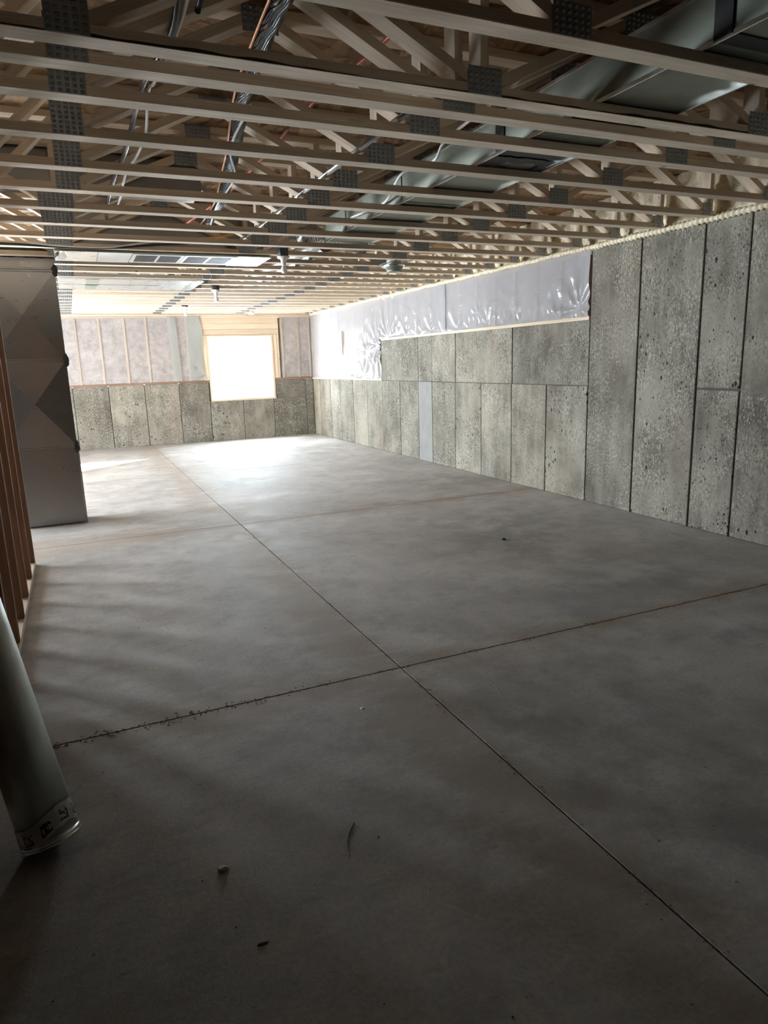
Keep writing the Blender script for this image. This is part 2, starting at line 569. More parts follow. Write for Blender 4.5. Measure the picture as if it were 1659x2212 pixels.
def spline(pts, sub=8):
    """Catmull-Rom through points"""
    P = [Vector(p) for p in pts]
    P = [P[0] * 2 - P[1]] + P + [P[-1] * 2 - P[-2]]
    out = []
    for i in range(1, len(P) - 2):
        p0, p1, p2, p3 = P[i - 1], P[i], P[i + 1], P[i + 2]
        for s in range(sub):
            t = s / sub
            out.append(0.5 * ((2 * p1) + (p2 - p0) * t + (2 * p0 - 5 * p1 + 4 * p2 - p3) * t * t + (3 * p1 - p0 - 3 * p2 + p3) * t ** 3))
    out.append(P[-2])
    return out


def tube(name, pts, rad, mat, parent=None, seg=8, sub=8, rads=None, raw=False):
    q = [Vector(p) for p in pts] if raw else spline(pts, sub)
    base = parent.location if parent is not None else Vector((0, 0, 0))
    q = [p - base for p in q]
    vs, fs = tube_mesh(q, rad, seg, rads=rads)
    return mesh_obj(name, vs, fs, mat, parent, smooth=True)


def empty(name, loc=(0, 0, 0)):
    o = bpy.data.objects.new(name, None)
    COL.objects.link(o)
    o.location = loc
    o.empty_display_size = 0.1
    return o


def tag(o, label, cat, group=None):
    o['label'] = label
    o['category'] = cat
    if group:
        o['group'] = group
    return o


def struct(o):
    o['kind'] = 'structure'
    return o


# ------------------------------------------------------------------ dimensions
XR = 4.66            # face of the right concrete wall
YF = 14.05           # face of the far concrete wall
XL = -4.2
YB = -3.2
HW = 2.43            # top of concrete
ZT = 2.468           # underside of trusses
DEP = 0.41           # truss depth
CH = 0.038
CW = 0.0889

# ------------------------------------------------------------------ floor: slabs parted by saw cuts
floor = struct(empty('floor', (0, 0, 0)))
box('slab_bed', XL - 0.2, XR + 0.2, YB - 0.2, YF + 0.2, -0.16, -0.022, M['cut'], floor)
xs = [XL, -2.25, 1.30, XR]
ys = [YB, -0.70, 2.80, 6.30, 9.80, 13.30, YF]
for i in range(len(xs) - 1):
    for j in range(len(ys) - 1):
        g = 0.0035
        box('slab', xs[i] + g, xs[i + 1] - g, ys[j] + g, ys[j + 1] - g, -0.10, 0.0, M['slab'], floor, bevel=0.0012)

# ------------------------------------------------------------------ right wall
wall_right = struct(empty('wall_right', (XR, 5, 0)))
box('wall_core', XR + 0.012, XR + 0.24, YB, 5.46, -0.16, HW - 0.006, M['joint'], wall_right)
box('wall_core', XR + 0.012, XR + 0.24, 5.46, 10.47, -0.16, 1.79 - 0.006, M['joint'], wall_right)
box('wall_core', XR + 0.012, XR + 0.24, 10.47, YF + 0.25, -0.16, 1.155 - 0.006, M['joint'], wall_right)
box('sheathing', XR + 0.15, XR + 0.24, 5.46, YF + 0.25, 1.155, HW + 0.5, M['sheath'], wall_right)
box('sheathing', XR + 0.15, XR + 0.24, YB, 5.46, HW, HW + 0.5, M['sheath'], wall_right)


def wpanel(y0, y1, z0, z1):
    g = 0.0055 + random.uniform(-0.0015, 0.0025)
    pr = random.uniform(-0.003, 0.002)
    g = g + (0.003 if y1 < 5.5 else 0.0)
    top = g if z1 < HW - 0.01 and z1 not in (1.79, 1.155) else 0
    o = box('panel', XR + pr, XR + 0.03, y0 + g, y1 - g, z0 + (g if z0 > 0 else 0), z1 - top, M['smooth'] if abs(y0 - 8.73) < 0.005 and z0 == 0 else M['concrete'], wall_right, bevel=0.004)
    return o


near_y = [5.46, 4.82, 4.15, 3.74, 3.10, 2.45, 1.80, 1.15, 0.5, -0.15, -0.8, -1.45, -2.1, -2.75, YB]
for b, a in zip(near_y, near_y[1:]):
    if abs(b - 4.15) < 0.01:
        wpanel(a, b, 0, 1.16); wpanel(a, b, 1.16, HW)
    else:
        wpanel(a, b, 0, HW)
lower = [5.46, 6.12, 6.77, 7.43, 8.08, 8.73, 9.16, 9.80, 10.47]
for a, b in zip(lower, lower[1:]):
    wpanel(a, b, 0, 1.155)
upper = [5.46, 6.765, 8.06, 8.72, 9.155, 10.47]
for a, b in zip(upper, upper[1:]):
    wpanel(a, b, 1.155, 1.79)
farj = [10.47, 11.12, 11.78, 12.44, 12.99, 13.66, YF]
for a, b in zip(farj, farj[1:]):
    wpanel(a, b, 0, 1.155)
# framing on the two ledges (seen through the plastic)
def ylumber(name, y0, y1, x0, x1, z0, z1, mat, parent, bevel=0.002):
    bm = bmesh.new()
    h = (y1 - y0) / 2
    add_box(bm, -h, h, -(x1 - x0) / 2, (x1 - x0) / 2, -(z1 - z0) / 2, (z1 - z0) / 2, bevel)
    o = bm_obj(name, bm, mat, parent)
    o.location = Vector(((x0 + x1) / 2, (y0 + y1) / 2, (z0 + z1) / 2)) - parent.location
    o.rotation_euler = (0, 0, PI / 2)
    return o


ylumber('ledge_plate', 5.47, 10.47, XR - 0.004, XR + 0.135, 1.79, 1.828, M['plate_wood'], wall_right)
ylumber('ledge_plate', 10.475, YF - 0.01, XR - 0.004, XR + 0.135, 1.155, 1.193, M['plate_wood'], wall_right)
ylumber('top_plate', 5.47, YF - 0.01, XR + 0.004, XR + 0.14, HW - 0.038, HW - 0.001, M['plate_wood'], wall_right)
ylumber('sill_plate', YB, YF, XR + 0.02, XR + 0.15, HW, ZT, M['plate_wood'], wall_right)
yy = 5.52
while yy < YF:
    zb = 1.828 if yy < 10.45 else 1.193
    upright('stud', XR + 0.07, yy, zb, HW - 0.038, 0.13, 0.038, M['plate_wood'], wall_right)
    bw = min(yy + 0.387, YF - 0.01) - (yy + 0.021)
    if bw > 0.05:
        box('batt', XR + 0.022, XR + 0.14, yy + 0.021, yy + 0.021 + bw, zb if yy + 0.4 < 10.47 or yy > 10.45 else 1.83, HW - 0.038, M['batt'], wall_right)
    yy += 0.4064

# ------------------------------------------------------------------ far wall
wall_far = struct(empty('wall_far', (0, YF, 0)))
XW0, XW1, ZW0, ZW1 = 2.515, 3.842, 0.785, 2.06
ZL = 1.165
box('wall_core', XL - 0.2, XW0 - 0.002, YF + 0.012, YF + 0.24, -0.16, ZL - 0.006, M['joint'], wall_far)
box('wall_core', XW1 + 0.002, XR + 0.3, YF + 0.012, YF + 0.24, -0.16, ZL - 0.006, M['joint'], wall_far)
box('wall_core', XW0 - 0.002, XW1 + 0.002, YF + 0.012, YF + 0.24, -0.16, ZW0 - 0.004, M['joint'], wall_far)
box('sheathing', XL - 0.2, XW0 - 0.02, YF + 0.16, YF + 0.24, ZL, HW + 0.5, M['sheath'], wall_far)
box('sheathing', XW1 + 0.02, XR + 0.3, YF + 0.16, YF + 0.24, ZL, HW + 0.5, M['sheath'], wall_far)
box('sheathing', XW0 - 0.02, XW1 + 0.02, YF + 0.16, YF + 0.24, ZW1, HW + 0.5, M['sheath'], wall_far)
fj = [XL, -3.85, -3.2, -2.56, -1.92, -1.28, -0.63, 0.01, 0.625, 1.27, 1.91, 2.49, 3.15, 3.79, 4.50, XR]


def fpanel(x0, x1, z1):
    g = 0.0055
    pr = random.uniform(-0.002, 0.002)
    box('panel', x0 + g, x1 - g, YF + pr, YF + 0.03, 0, z1, M['concrete'], wall_far, bevel=0.004)


for a, b in zip(fj, fj[1:]):
    if b <= XW0 or a >= XW1:
        fpanel(a, b, ZL)
    elif a < XW0:
        fpanel(a, b, ZW0) if b > XW0 + 0.3 else fpanel(a, XW0, ZL)
    else:
        fpanel(a, b, ZW0 if b <= XW1 else ZW0)
# small returns of concrete beside the window notch
box('panel', XW1 + 0.003, 4.50 - 0.0055, YF, YF + 0.03, ZW0 + 0.001, ZL, M['concrete'], wall_far, bevel=0.003)
for x0, x1 in ((XL, XW0 - 0.005), (XW1 + 0.005, XR - 0.005)):
    bm = bmesh.new()
    o = box('ledge_plate', x0, x1, YF - 0.004, YF + 0.14, ZL, ZL + 0.038, M['stud'], wall_far, bevel=0.002)
box('top_plate', XL, XR, YF + 0.004, YF + 0.14, HW - 0.036, HW, M['plate_wood'], wall_far, bevel=0.002)
box('top_plate', XL, XR, YF + 0.002, YF + 0.14, HW, ZT - 0.001, M['plate_wood'], wall_far, bevel=0.002)
studs = [-3.9, -3.5, -3.1, -2.7, -2.3, -1.9, -1.5, -1.05, -0.65, -0.25, 0.17, 0.577, 1.012, 1.402, 1.89, 2.15, 2.33, 2.37, 4.045, 4.39, 4.63]
for i, sx in enumerate(studs):
    upright('stud', sx, YF + 0.072, ZL + 0.038, HW - 0.036, 0.038, 0.13, M['plate_wood'], wall_far)
for a, b in zip(studs, studs[1:]):
    if b - a > 0.1 and not (a < 3 < b):
        box('batt', a + 0.02, b - 0.02, YF + 0.024, YF + 0.14, ZL + 0.04, HW - 0.037, M['batt'], wall_far)
# window opening framing: three header boards, trimmers
for k in range(3):
    h = (HW - 0.036 - ZW1 - 0.01) / 3
    box('header_board', 2.40, 3.975, YF + 0.002, YF + 0.14, ZW1 + 0.01 + k * h + 0.001, ZW1 + 0.01 + (k + 1) * h - 0.001, M['plate_wood'], wall_far, bevel=0.002)
upright('trimmer', 2.452, YF + 0.07, ZL + 0.038, ZW1 + 0.009, 0.10, 0.136, M['plate_wood'], wall_far)
upright('trimmer', 3.885, YF + 0.07, ZL + 0.038, ZW1 + 0.009, 0.075, 0.136, M['plate_wood'], wall_far)
upright('trimmer', 3.95, YF + 0.07, ZL + 0.038, ZW1 + 0.009, 0.045, 0.136, M['plate_wood'], wall_far)

# window: lumber buck, vinyl frame, two sashes, glass
window = struct(empty('window_1', (3.18, YF + 0.1, ZW0)))
for nm, a in (('buck', (XW0, XW1, YF - 0.01, YF + 0.2, ZW0 - 0.002, ZW0 + 0.036)), ('buck', (XW0, XW1, YF - 0.01, YF + 0.2, ZW1 - 0.026, ZW1 + 0.006))):
    box(nm, *a, M['plate_wood'], window, bevel=0.002)
upright('buck', XW0 + 0.016, YF + 0.095, ZW0 + 0.036, ZW1 - 0.026, 0.032, 0.21, M['plate_wood'], window)
upright('buck', XW1 - 0.02, YF + 0.095, ZW0 + 0.036, ZW1 - 0.026, 0.040, 0.21, M['plate_wood'], window)
fx0, fx1, fz0, fz1 = XW0 + 0.032, XW1 - 0.04, ZW0 + 0.036, ZW1 - 0.026
FY0, FY1 = YF + 0.10, YF + 0.17


def ring(name, x0, x1, z0, z1, y0, y1, w, mat, parent):
    bm = bmesh.new()
    add_box(bm, x0, x1, y0, y1, z0, z0 + w, 0.003)
    add_box(bm, x0, x1, y0, y1, z1 - w, z1, 0.003)
    add_box(bm, x0, x0 + w, y0, y1, z0 + w, z1 - w, 0.003)
    add_box(bm, x1 - w, x1, y0, y1, z0 + w, z1 - w, 0.003)
    for v in bm.verts:
        v.co -= parent.location
    return bm_obj(name, bm, mat, parent)


ring('window_frame', fx0, fx1, fz0, fz1, FY0, FY1, 0.045, M['vinyl'], window)
mid = 3.165
s1 = ring('sash', fx0 + 0.036, mid + 0.02, fz0 + 0.036, fz1 - 0.036, FY0 + 0.035, FY0 + 0.06, 0.036, M['vinyl'], window)
s2 = ring('sash', mid - 0.02, fx1 - 0.036, fz0 + 0.036, fz1 - 0.036, FY0 + 0.004, FY0 + 0.03, 0.056, M['vinyl'], window)
for (x0, x1, y) in ((fx0 + 0.065, mid - 0.01, FY0 + 0.047), (mid + 0.034, fx1 - 0.09, FY0 + 0.017)):
    box('glass_pane', x0, x1, y - 0.002, y + 0.002, fz0 + 0.062, fz1 - 0.062, M['glass'], window)

# ------------------------------------------------------------------ left and back walls (out of frame) with their daylight openings, plus added shading walls
wall_left = struct(empty('wall_left', (XL, 5, 0)))
DZ1 = 2.2
DOORS = ((7.25, 9.05), (9.75, 11.8))
edges = [YB - 0.2, 7.25, 9.05, 9.75, 11.8, YF + 0.25]
for a, b in ((0, 1), (2, 3), (4, 5)):
    box('wall_section', XL - 0.24, XL, edges[a], edges[b], -0.16, 3.0, M['plain_wall'], wall_left)
for di, (DY0, DY1) in enumerate(DOORS):
    box('wall_section', XL - 0.24, XL, DY0, DY1, DZ1, 3.0, M['plain_wall'], wall_left)
    door = struct(empty('door_%d' % (di + 1), (XL - 0.1, (DY0 + DY1) / 2, 0)))
    for a, b in ((DY0, DY0 + 0.05), (DY1 - 0.05, DY1), ((DY0 + DY1) / 2 - 0.04, (DY0 + DY1) / 2 + 0.04)):
        box('door_frame', XL - 0.14, XL - 0.06, a, b, 0.0, DZ1, M['vinyl'], door, bevel=0.003)
    for a, b in ((0.0, 0.06), (DZ1 - 0.06, DZ1)):
        box('door_frame', XL - 0.14, XL - 0.06, DY0 + 0.05, DY1 - 0.05, a, b, M['vinyl'], door, bevel=0.003)
wall_back = struct(empty('wall_back', (0, YB, 0)))
box('wall_section', XL - 0.2, XR + 0.3, YB - 0.2, YB, -0.16, 3.0, M['plain_wall'], wall_back)
shade_wall = struct(empty('wall_shade_added', (-0.6, -1, 0)))  # unseen walls added to keep door light off the foreground
box('wall_section', XL, -0.56, 3.35, 3.47, -0.1, 2.46, M['plain_wall'], shade_wall)
box('wall_section', -0.62, -0.50, YB, 0.88, -0.1, 2.46, M['plain_wall'], shade_wall)

# ------------------------------------------------------------------ subfloor overhead
ceiling = struct(empty('ceiling', (0, 5, ZT + DEP)))
y = YB
row = 0
while y < YF + 0.2:
    x = XL - 0.3 + (0 if row % 2 else -1.2)
    while x < XR + 0.3:
        x0, x1 = max(x, XL - 0.24), min(x + 2.44, XR + 0.24)
        y1 = min(y + 1.22, YF + 0.24)
        if x1 - x0 > 0.05 and y1 - y > 0.02:
            box('osb_panel', x0 + 0.0015, x1 - 0.0015, y + 0.0015, y1 - 0.0015, ZT + DEP, ZT + DEP + 0.018, M['osb'], ceiling)
        x += 2.44
    y += 1.22
    row += 1
box('roof_deck', XL - 0.25, XR + 0.25, YB - 0.2, YF + 0.25, ZT + DEP + 0.03, ZT + DEP + 0.10, M['sheath'], ceiling)

# ------------------------------------------------------------------ floor trusses
def plate_mesh(w, h, cols, rows):
    """connector plate with rows of punched teeth; lies in XZ, faces -Y, origin at bottom centre"""
    bm = bmesh.new()
    add_box(bm, -w / 2, w / 2, -0.0014, 0.0, 0.0, h)
    cw, rh = w / cols, h / rows
    for i in range(cols):
        for j in range(rows):
            cx = -w / 2 + (i + 0.5) * cw
            cz = (j + 0.5) * rh
            a, b = cw * 0.30, rh * 0.34
            p = [bm.verts.new(q) for q in ((cx - a, -0.0015, cz - b), (cx + a, -0.0015, cz - b), (cx + a, -0.0015, cz + b), (cx - a, -0.0015, cz + b),
                                           (cx - a * .5, -0.0055, cz + b * .15), (cx + a * .5, -0.0055, cz + b * .15))]
            for q in ((0, 1, 5, 4), (1, 2, 5), (2, 3, 4, 5), (3, 0, 4)):
                bm.faces.new([p[t] for t in q])
    bmesh.ops.recalc_face_normals(bm, faces=bm.faces)
    me = bpy.data.meshes.new('nail_plate')
    bm.to_mesh(me); bm.free()
    me.materials.append(M['nail_plate'])
    return me


PL_BIG = plate_mesh(0.155, 0.098, 6, 5)
PL_TALL = plate_mesh(0.130, 0.137, 5, 7)
PL_WIDE = plate_mesh(0.205, 0.110, 8, 6)
PL_END = plate_mesh(0.085, 0.090, 3, 5)
PL_TOP = plate_mesh(0.150, 0.100, 6, 5)


def chord_mesh(L):
    bm = bmesh.new()
    add_box(bm, -L / 2, L / 2, -CW / 2, CW / 2, -CH / 2, CH / 2, 0.0025)
    me = bpy.data.meshes.new('chord'); bm.to_mesh(me); bm.free()
    me.materials.append(M['wood'])
    return me


X0, X1 = XL + 0.02, XR - 0.015
CHORD = chord_mesh(X1 - X0)
WEBS = {}


def web(parent, xa, za, xb, zb):
    """flat web from (xa,za) low to (xb,zb) high, ends cut level with the chords"""
    key = (round(xb - xa, 4), round(zb - za, 4))
    th = math.atan2(zb - za, xb - xa)
    if key not in WEBS:
        a = 0.019 / abs(math.sin(th))
        cx, cz = (xb - xa) / 2, (zb - za) / 2
        R = Matrix.Rotation(th, 3, 'Y')      # world -> local uses +th about Y
        bm = bmesh.new()
        quad = [(-cx - a, -cz), (-cx + a, -cz), (cx + a, cz), (cx - a, cz)]
        lo = [bm.verts.new(R @ Vector((p[0], -CW / 2 + 0.001, p[1]))) for p in quad]
        hi = [bm.verts.new(R @ Vector((p[0], CW / 2 - 0.001, p[1]))) for p in quad]
        bm.faces.new(lo); bm.faces.new(list(reversed(hi)))
        for i in range(4):
            bm.faces.new((lo[i], hi[i], hi[(i + 1) % 4], lo[(i + 1) % 4]))
        bmesh.ops.recalc_face_normals(bm, faces=bm.faces)
        me = bpy.data.meshes.new('web'); bm.to_mesh(me); bm.free()
        me.materials.append(M['wood'])
        WEBS[key] = me
    o = link('web', WEBS[key], None, parent)
    o.location = ((xa + xb) / 2, 0, (za + zb) / 2)
    o.rotation_euler = (0, -th, 0)
    return o


ZB, ZTOP = CH, DEP - CH


def make_truss(kind):
    t = empty('floor_truss', (0, 0, ZT))
    o = link('bottom_chord', CHORD, None, t); o.location = ((X0 + X1) / 2, 0, CH / 2)
    o = link('top_chord', CHORD, None, t); o.location = ((X0 + X1) / 2, 0, DEP - CH / 2)
    jl, ja, jb = (0.12 if kind != 'wide' else 0.06), 1.62, 3.18
    a1, a2, a3 = 0.87, 2.40, 3.93
    web(t, jl + 0.03, ZB, a1 - 0.03, ZTOP); web(t, ja - 0.03, ZB, a1 + 0.03, ZTOP)
    web(t, ja + 0.03, ZB, a2 - 0.03, ZTOP); web(t, jb - 0.03, ZB, a2 + 0.03, ZTOP)
    web(t, jb + 0.03, ZB, a3 - 0.03, ZTOP); web(t, 4.58, ZB, a3 + 0.03, ZTOP)
    if kind == 'tall':
        web(t, -0.26, ZB, jl - 0.05, ZTOP - 0.0); web(t, -0.95, ZB, -0.35, ZTOP)
    else:
        web(t, jl - 0.05, ZB, -0.62, ZTOP); web(t, -1.35, ZB, -0.68, ZTOP)
    web(t, -2.1, ZB, -1.5, ZTOP); web(t, -2.9, ZB, -2.2, ZTOP)
    for jx in (jl - 0.01, ja, jb, 4.615):
        web(t, jx, ZB, jx + 0.0001, ZTOP)
    for jx, me, z in ((ja, PL_BIG, 0.0), (jb, PL_BIG, 0.0), (0.115 if kind != 'wide' else 0.045, PL_TALL if kind != 'wide' else PL_WIDE, 0.0),
                      (4.57, PL_END, 0.0), (a1, PL_TOP, DEP - 0.102), (a2, PL_TOP, DEP - 0.102), (a3, PL_TOP, DEP - 0.102)):
        p = link('nail_plate', me, None, t)
        p.location = (jx, -CW / 2 - 0.0004, z + 0.001)
    return t


def copy_tree(o, parent=None):
    c = o.copy()
    COL.objects.link(c)
    c.parent = parent
    for ch in list(o.children):
        copy_tree(ch, c)
    return c


ty = [2.03, 2.555, 2.755, 3.063, 3.56, 4.080, 4.57, 5.07, 5.575, 6.12] + [6.608 + 0.4877 * i for i in range(16)]
ty = [v + CW / 2 for v in ty]
ordinal = ['nearest', 'second', 'third', 'fourth', 'fifth', 'sixth', 'seventh', 'eighth', 'ninth', 'tenth', 'eleventh', 'twelfth', 'thirteenth',
           'fourteenth', 'fifteenth', 'sixteenth', 'seventeenth', 'eighteenth', 'nineteenth', 'twentieth', 'twenty-first', 'twenty-second',
           'twenty-third', 'twenty-fourth', 'twenty-fifth', 'twenty-sixth']
pt, pw = make_truss('tall'), make_truss('wide')
used = {0: False, 1: False}
for i, yv in enumerate(ty):
    k = 0 if i < 7 else 1
    proto = (pt, pw)[k]
    if not used[k]:
        o = proto; used[k] = True
    else:
        o = copy_tree(proto)
    o.location = (0, yv, ZT)
    if i == 0:
        lb = 'nearest pale wood floor truss, its chord crossing the top right corner'
    elif i == 1:
        lb = 'floor truss with a ragged dark strip along its lower chord edge, second from the camera'
    elif i == 2:
        lb = 'extra floor truss set close behind the second one, third from the camera'
    elif i == 25:
        lb = 'last yellow-lit floor truss, right against the far wall'
    else:
        lb = '%s pale wood floor truss counted from the camera' % ordinal[i]
    tag(o, lb, 'truss', 'open web wood floor trusses overhead')
    if i == 1:  # ragged dark strip along the near lower edge of the chord
        vs, fs = [], []
        for q in range(221):
            x = -1.0 + 5.6 * q / 220
            w = 0.5 + 1.4 * noise.noise(Vector((x * 1.3, 3.1, 0))) + 0.5 * noise.noise(Vector((x * 9, 0, 4)))
            hh = 0.0006 + 0.011 * max(0.0, min(1.0, w))
            yy = -CW / 2 - 0.0012 - 0.0006 * noise.noise(Vector((x * 30, 1, 1)))
            vs += [(x, yy, 0.0012), (x, yy, 0.0012 + hh), (x, -CW / 2 + 0.001, 0.0012), (x, -CW / 2 + 0.001, 0.0012 + hh)]
        for q in range(220):
            a = q * 4
            fs += [(a, a + 4, a + 5, a + 1), (a + 1, a + 5, a + 7, a + 3), (a, a + 2, a + 6, a + 4)]
        mesh_obj('dark_edge', vs, fs, M['cut'], o)

# ------------------------------------------------------------------ spray foam at the rim joist
def fbm(p, s):
    return noise.noise(Vector(p) * s)


vs, fs = [], []
ny, nz = 800, 24
for j in range(nz + 1):
    for i in range(ny + 1):
        yv = -0.5 + (YF - 0.02 + 0.5) * i / ny
        z = HW + 0.045 + (ZT + DEP - HW - 0.05) * j / nz
        bulge = 0.05 * fbm((yv, z, 0), 5) + 0.026 * fbm((yv, z * 0.6, 3), 15) + 0.022 * fbm((yv, z, 7), 34)
        x = XR + 0.055 - bulge + (0.02 if j == 0 else 0)
        vs.append((x, yv, z))
for j in range(nz):
    for i in range(ny):
        a = j * (ny + 1) + i
        fs.append((a, a + ny + 1, a + ny + 2, a + 1))
n0 = len(vs)
for j in range(nz + 1):
    for i in range(ny + 1):
        q = vs[j * (ny + 1) + i]
        vs.append((XR + 0.148, q[1], q[2]))
for i in range(ny):
    fs.append((i, i + 1, n0 + i + 1, n0 + i))
foam = mesh_obj('spray_foam', vs, fs, M['foam'], None, smooth=True)
tag(foam, 'cream spray foam filling the rim between trusses above the right wall', 'insulation')
pts, rads = [], []
yv = -0.5
while yv < YF - 0.03:
    pts.append((XR + 0.012 + 0.006 * fbm((yv, 1, 1), 6), yv, HW + 0.028 + 0.010 * fbm((yv, 2, 5), 4)))
    rads.append(0.027 + 0.007 * math.sin(yv * 2 * PI / 0.047) + 0.008 * fbm((yv, 9, 2), 9))
    yv += 0.0115
tube('foam_bead', pts, 0.03, M['foam'], foam, seg=9, rads=rads, raw=True)

# ------------------------------------------------------------------ plastic sheets
def sheet(name, u0, u1, v0, v1, to_world, mat, step, folds, ripples, parent=None, loc=(0, 0, 0), wob=0.004, edge_wave=0.0):
    """grid in (u,v) pushed out by folds raying from staples and by fine ripples over the studs"""
    nu, nv = max(2, int((u1 - u0) / step)), max(2, int((v1 - v0) / step))
    vs, fs = [], []
    for j in range(nv + 1):
        for i in range(nu + 1):
            u = u0 + (u1 - u0) * i / nu
            v = v0 + (v1 - v0) * j / nv
            if edge_wave:
                v += edge_wave * fbm((u, 0, 5), 5) * (1 - j / nv) ** 3
            folds_k = 2.1
            dd = wob * fbm((u, v, 2), 3.5) + wob * 0.4 * fbm((u, v, 8), 11)
            for (cu, cv, R, n, A, ph) in folds:
                du, dv = u - cu, v - cv
                rr = math.hypot(du, dv)
                if rr < R * 3:
                    dd += folds_k * A * (rr / R) * math.exp(1 - rr / R) * math.cos(n * math.atan2(dv, du) + ph)
            for (cu, w, per, A, vc, vh) in ripples:
                if abs(u - cu) < 3 * w and abs(v - vc) < vh * 1.6:
                    dd += A * math.exp(-((u - cu) / w) ** 2) * math.exp(-((v - vc) / vh) ** 2) * math.sin(2 * PI * (v + 0.06 * (u - cu)) / per + 3 * fbm((u, v, 4), 3))
            edge = min(1.0, (v - v0) / 0.03 + 0.25, (v1 - v) / 0.03 + 0.2)
            vs.append(Vector(to_world(u, v, 0.006 + max(-0.005, dd * edge + 0.003))) - Vector(loc))
    for j in range(nv):
        for i in range(nu):
            a = j * (nu + 1) + i
            fs.append((a, a + 1, a + nu + 2, a + nu + 1))
    o = mesh_obj(name, vs, fs, mat, parent, smooth=True)
    o.location = loc
    return o


rw = lambda u, v, dd: (XR - 0.001 - dd, u, v)
fw = lambda u, v, dd: (u, YF - 0.001 - dd, v)
folds = [(5.62, 1.90, 0.17, 9, 0.007, 0.3), (5.95, 1.85, 0.11, 6, 0.004, 1.0), (6.6, 1.845, 0.13, 5, 0.004, 0.4), (7.25, 1.85, 0.11, 7, 0.004, 2.0),
         (8.0, 1.845, 0.14, 5, 0.005, 1.2), (8.7, 1.85, 0.10, 7, 0.004, 0.1), (9.5, 1.845, 0.13, 6, 0.005, 1.7), (10.2, 1.84, 0.22, 11, 0.008, 0.6)]
for _k in range(26):
    folds.append((5.6 + 0.19 * _k + random.uniform(-.05, .05), random.choice((1.835, 1.84, 1.86, 2.0)), random.uniform(0.045, 0.10), random.choice((4, 5, 6, 7)), random.uniform(0.0012, 0.0028), random.uniform(0, 6)))
rip = [(5.9 + 0.4064 * i + random.uniform(-.05, .05), 0.09, 0.040, 0.0042 + 0.002 * random.random(), 2.1, 0.20) for i in range(11)]
pl1 = sheet('vapor_barrier', 5.472, 10.47, 1.822, HW + 0.004, rw, M['poly_side'], 0.0165, folds, rip, loc=(XR, 8, 2.1))
tag(pl1, 'long milky plastic sheet stapled over the upper right wall above the high concrete ledge', 'plastic sheet', 'plastic vapor barriers')
folds = [(10.60, 1.72, 0.20, 12, 0.008, 0.2), (11.2, 1.25, 0.16, 7, 0.006, 1.1), (11.0, 1.62, 0.15, 9, 0.006, 0.4), (11.9, 1.22, 0.13, 6, 0.005, 2.0), (12.6, 1.23, 0.25, 5, 0.010, 0.7), (13.3, 1.22, 0.2, 4, 0.006, 0.2)]
for _k in range(14):
    folds.append((10.55 + 0.25 * _k + random.uniform(-.08, .08), random.uniform(1.2, 1.75), random.uniform(0.05, 0.12), random.choice((4, 5, 6, 7)), random.uniform(0.0012, 0.003), random.uniform(0, 6)))
rip = [(10.8 + 0.4064 * i, 0.06, 0.05, 0.0042, 1.75, 0.3) for i in range(7)]
pl2 = sheet('vapor_barrier', 10.475, YF - 0.02, 1.180, HW + 0.004, rw, M['poly_side'], 0.018, folds, rip, loc=(XR, 12, 1.7))
tag(pl2, 'bright bluish plastic sheet on the right wall in the far corner, reaching lower', 'plastic sheet', 'plastic vapor barriers')
folds = [(0.75, 1.24, 0.16, 5, 0.006, 0.3), (1.5, 1.24, 0.17, 4, 0.006, 1.3), (0.2, 2.2, 0.12, 3, 0.004, 0), (1.95, 1.5, 0.14, 4, 0.003, 0.4)]
pl3 = sheet('vapor_barrier', -3.9, 2.43, 1.200, HW + 0.002, fw, M['poly_far'], 0.03, folds, [], loc=(0, YF, 1.8), wob=0.006, edge_wave=0.02)
tag(pl3, 'see-through plastic over insulation on the far wall, left of the window', 'plastic sheet', 'plastic vapor barriers')
lap2 = sheet('overlap_strip', 8.28, 8.40, 1.84, HW, lambda u, v, dd: (XR - 0.016 - dd, u, v), M['poly_side'], 0.02, [], [(8.34, 0.04, 0.05, 0.003, 2.1, 0.3)], parent=pl1, wob=0.004)
for v in lap2.data.vertices:
    v.co -= Vector((XR, 8, 2.1))
# doubled flap with its own ragged free edge, and the lap between two runs
fl = sheet('overlap_flap', 2.135, 2.425, 1.215, HW, lambda u, v, dd: (u + 0.02 * math.sin(v * 7) * (u - 2.13) / 0.3, YF - 0.012 - dd, v), M['poly_flap'], 0.02, [(2.42, 1.3, 0.1, 4, 0.006, 0)], [], parent=pl3, loc=(0, 0, 0), wob=0.008)
for v in fl.data.vertices:
    v.co -= Vector((0, YF, 1.8))
lap = sheet('overlap_strip', 1.80, 1.955, 1.21, HW, lambda u, v, dd: (u + 0.03 * (HW - v) / 1.2, YF - 0.010 - dd, v), M['poly_flap'], 0.02, [], [], parent=pl3, wob=0.004)
for v in lap.data.vertices:
    v.co -= Vector((0, YF, 1.8))
pl4 = sheet('vapor_barrier', 3.99, XR - 0.02, 1.205, HW - 0.01, fw, M['poly_far'], 0.02, [(3.98, 1.25, 0.25, 6, 0.010, 0.2), (4.6, 1.25, 0.1, 5, 0.006, 1)], [], loc=(4.3, YF, 1.8), wob=0.006, edge_wave=0.01)
tag(pl4, 'narrow see-through plastic over insulation between the window and the far right corner', 'plastic sheet', 'plastic vapor barriers')
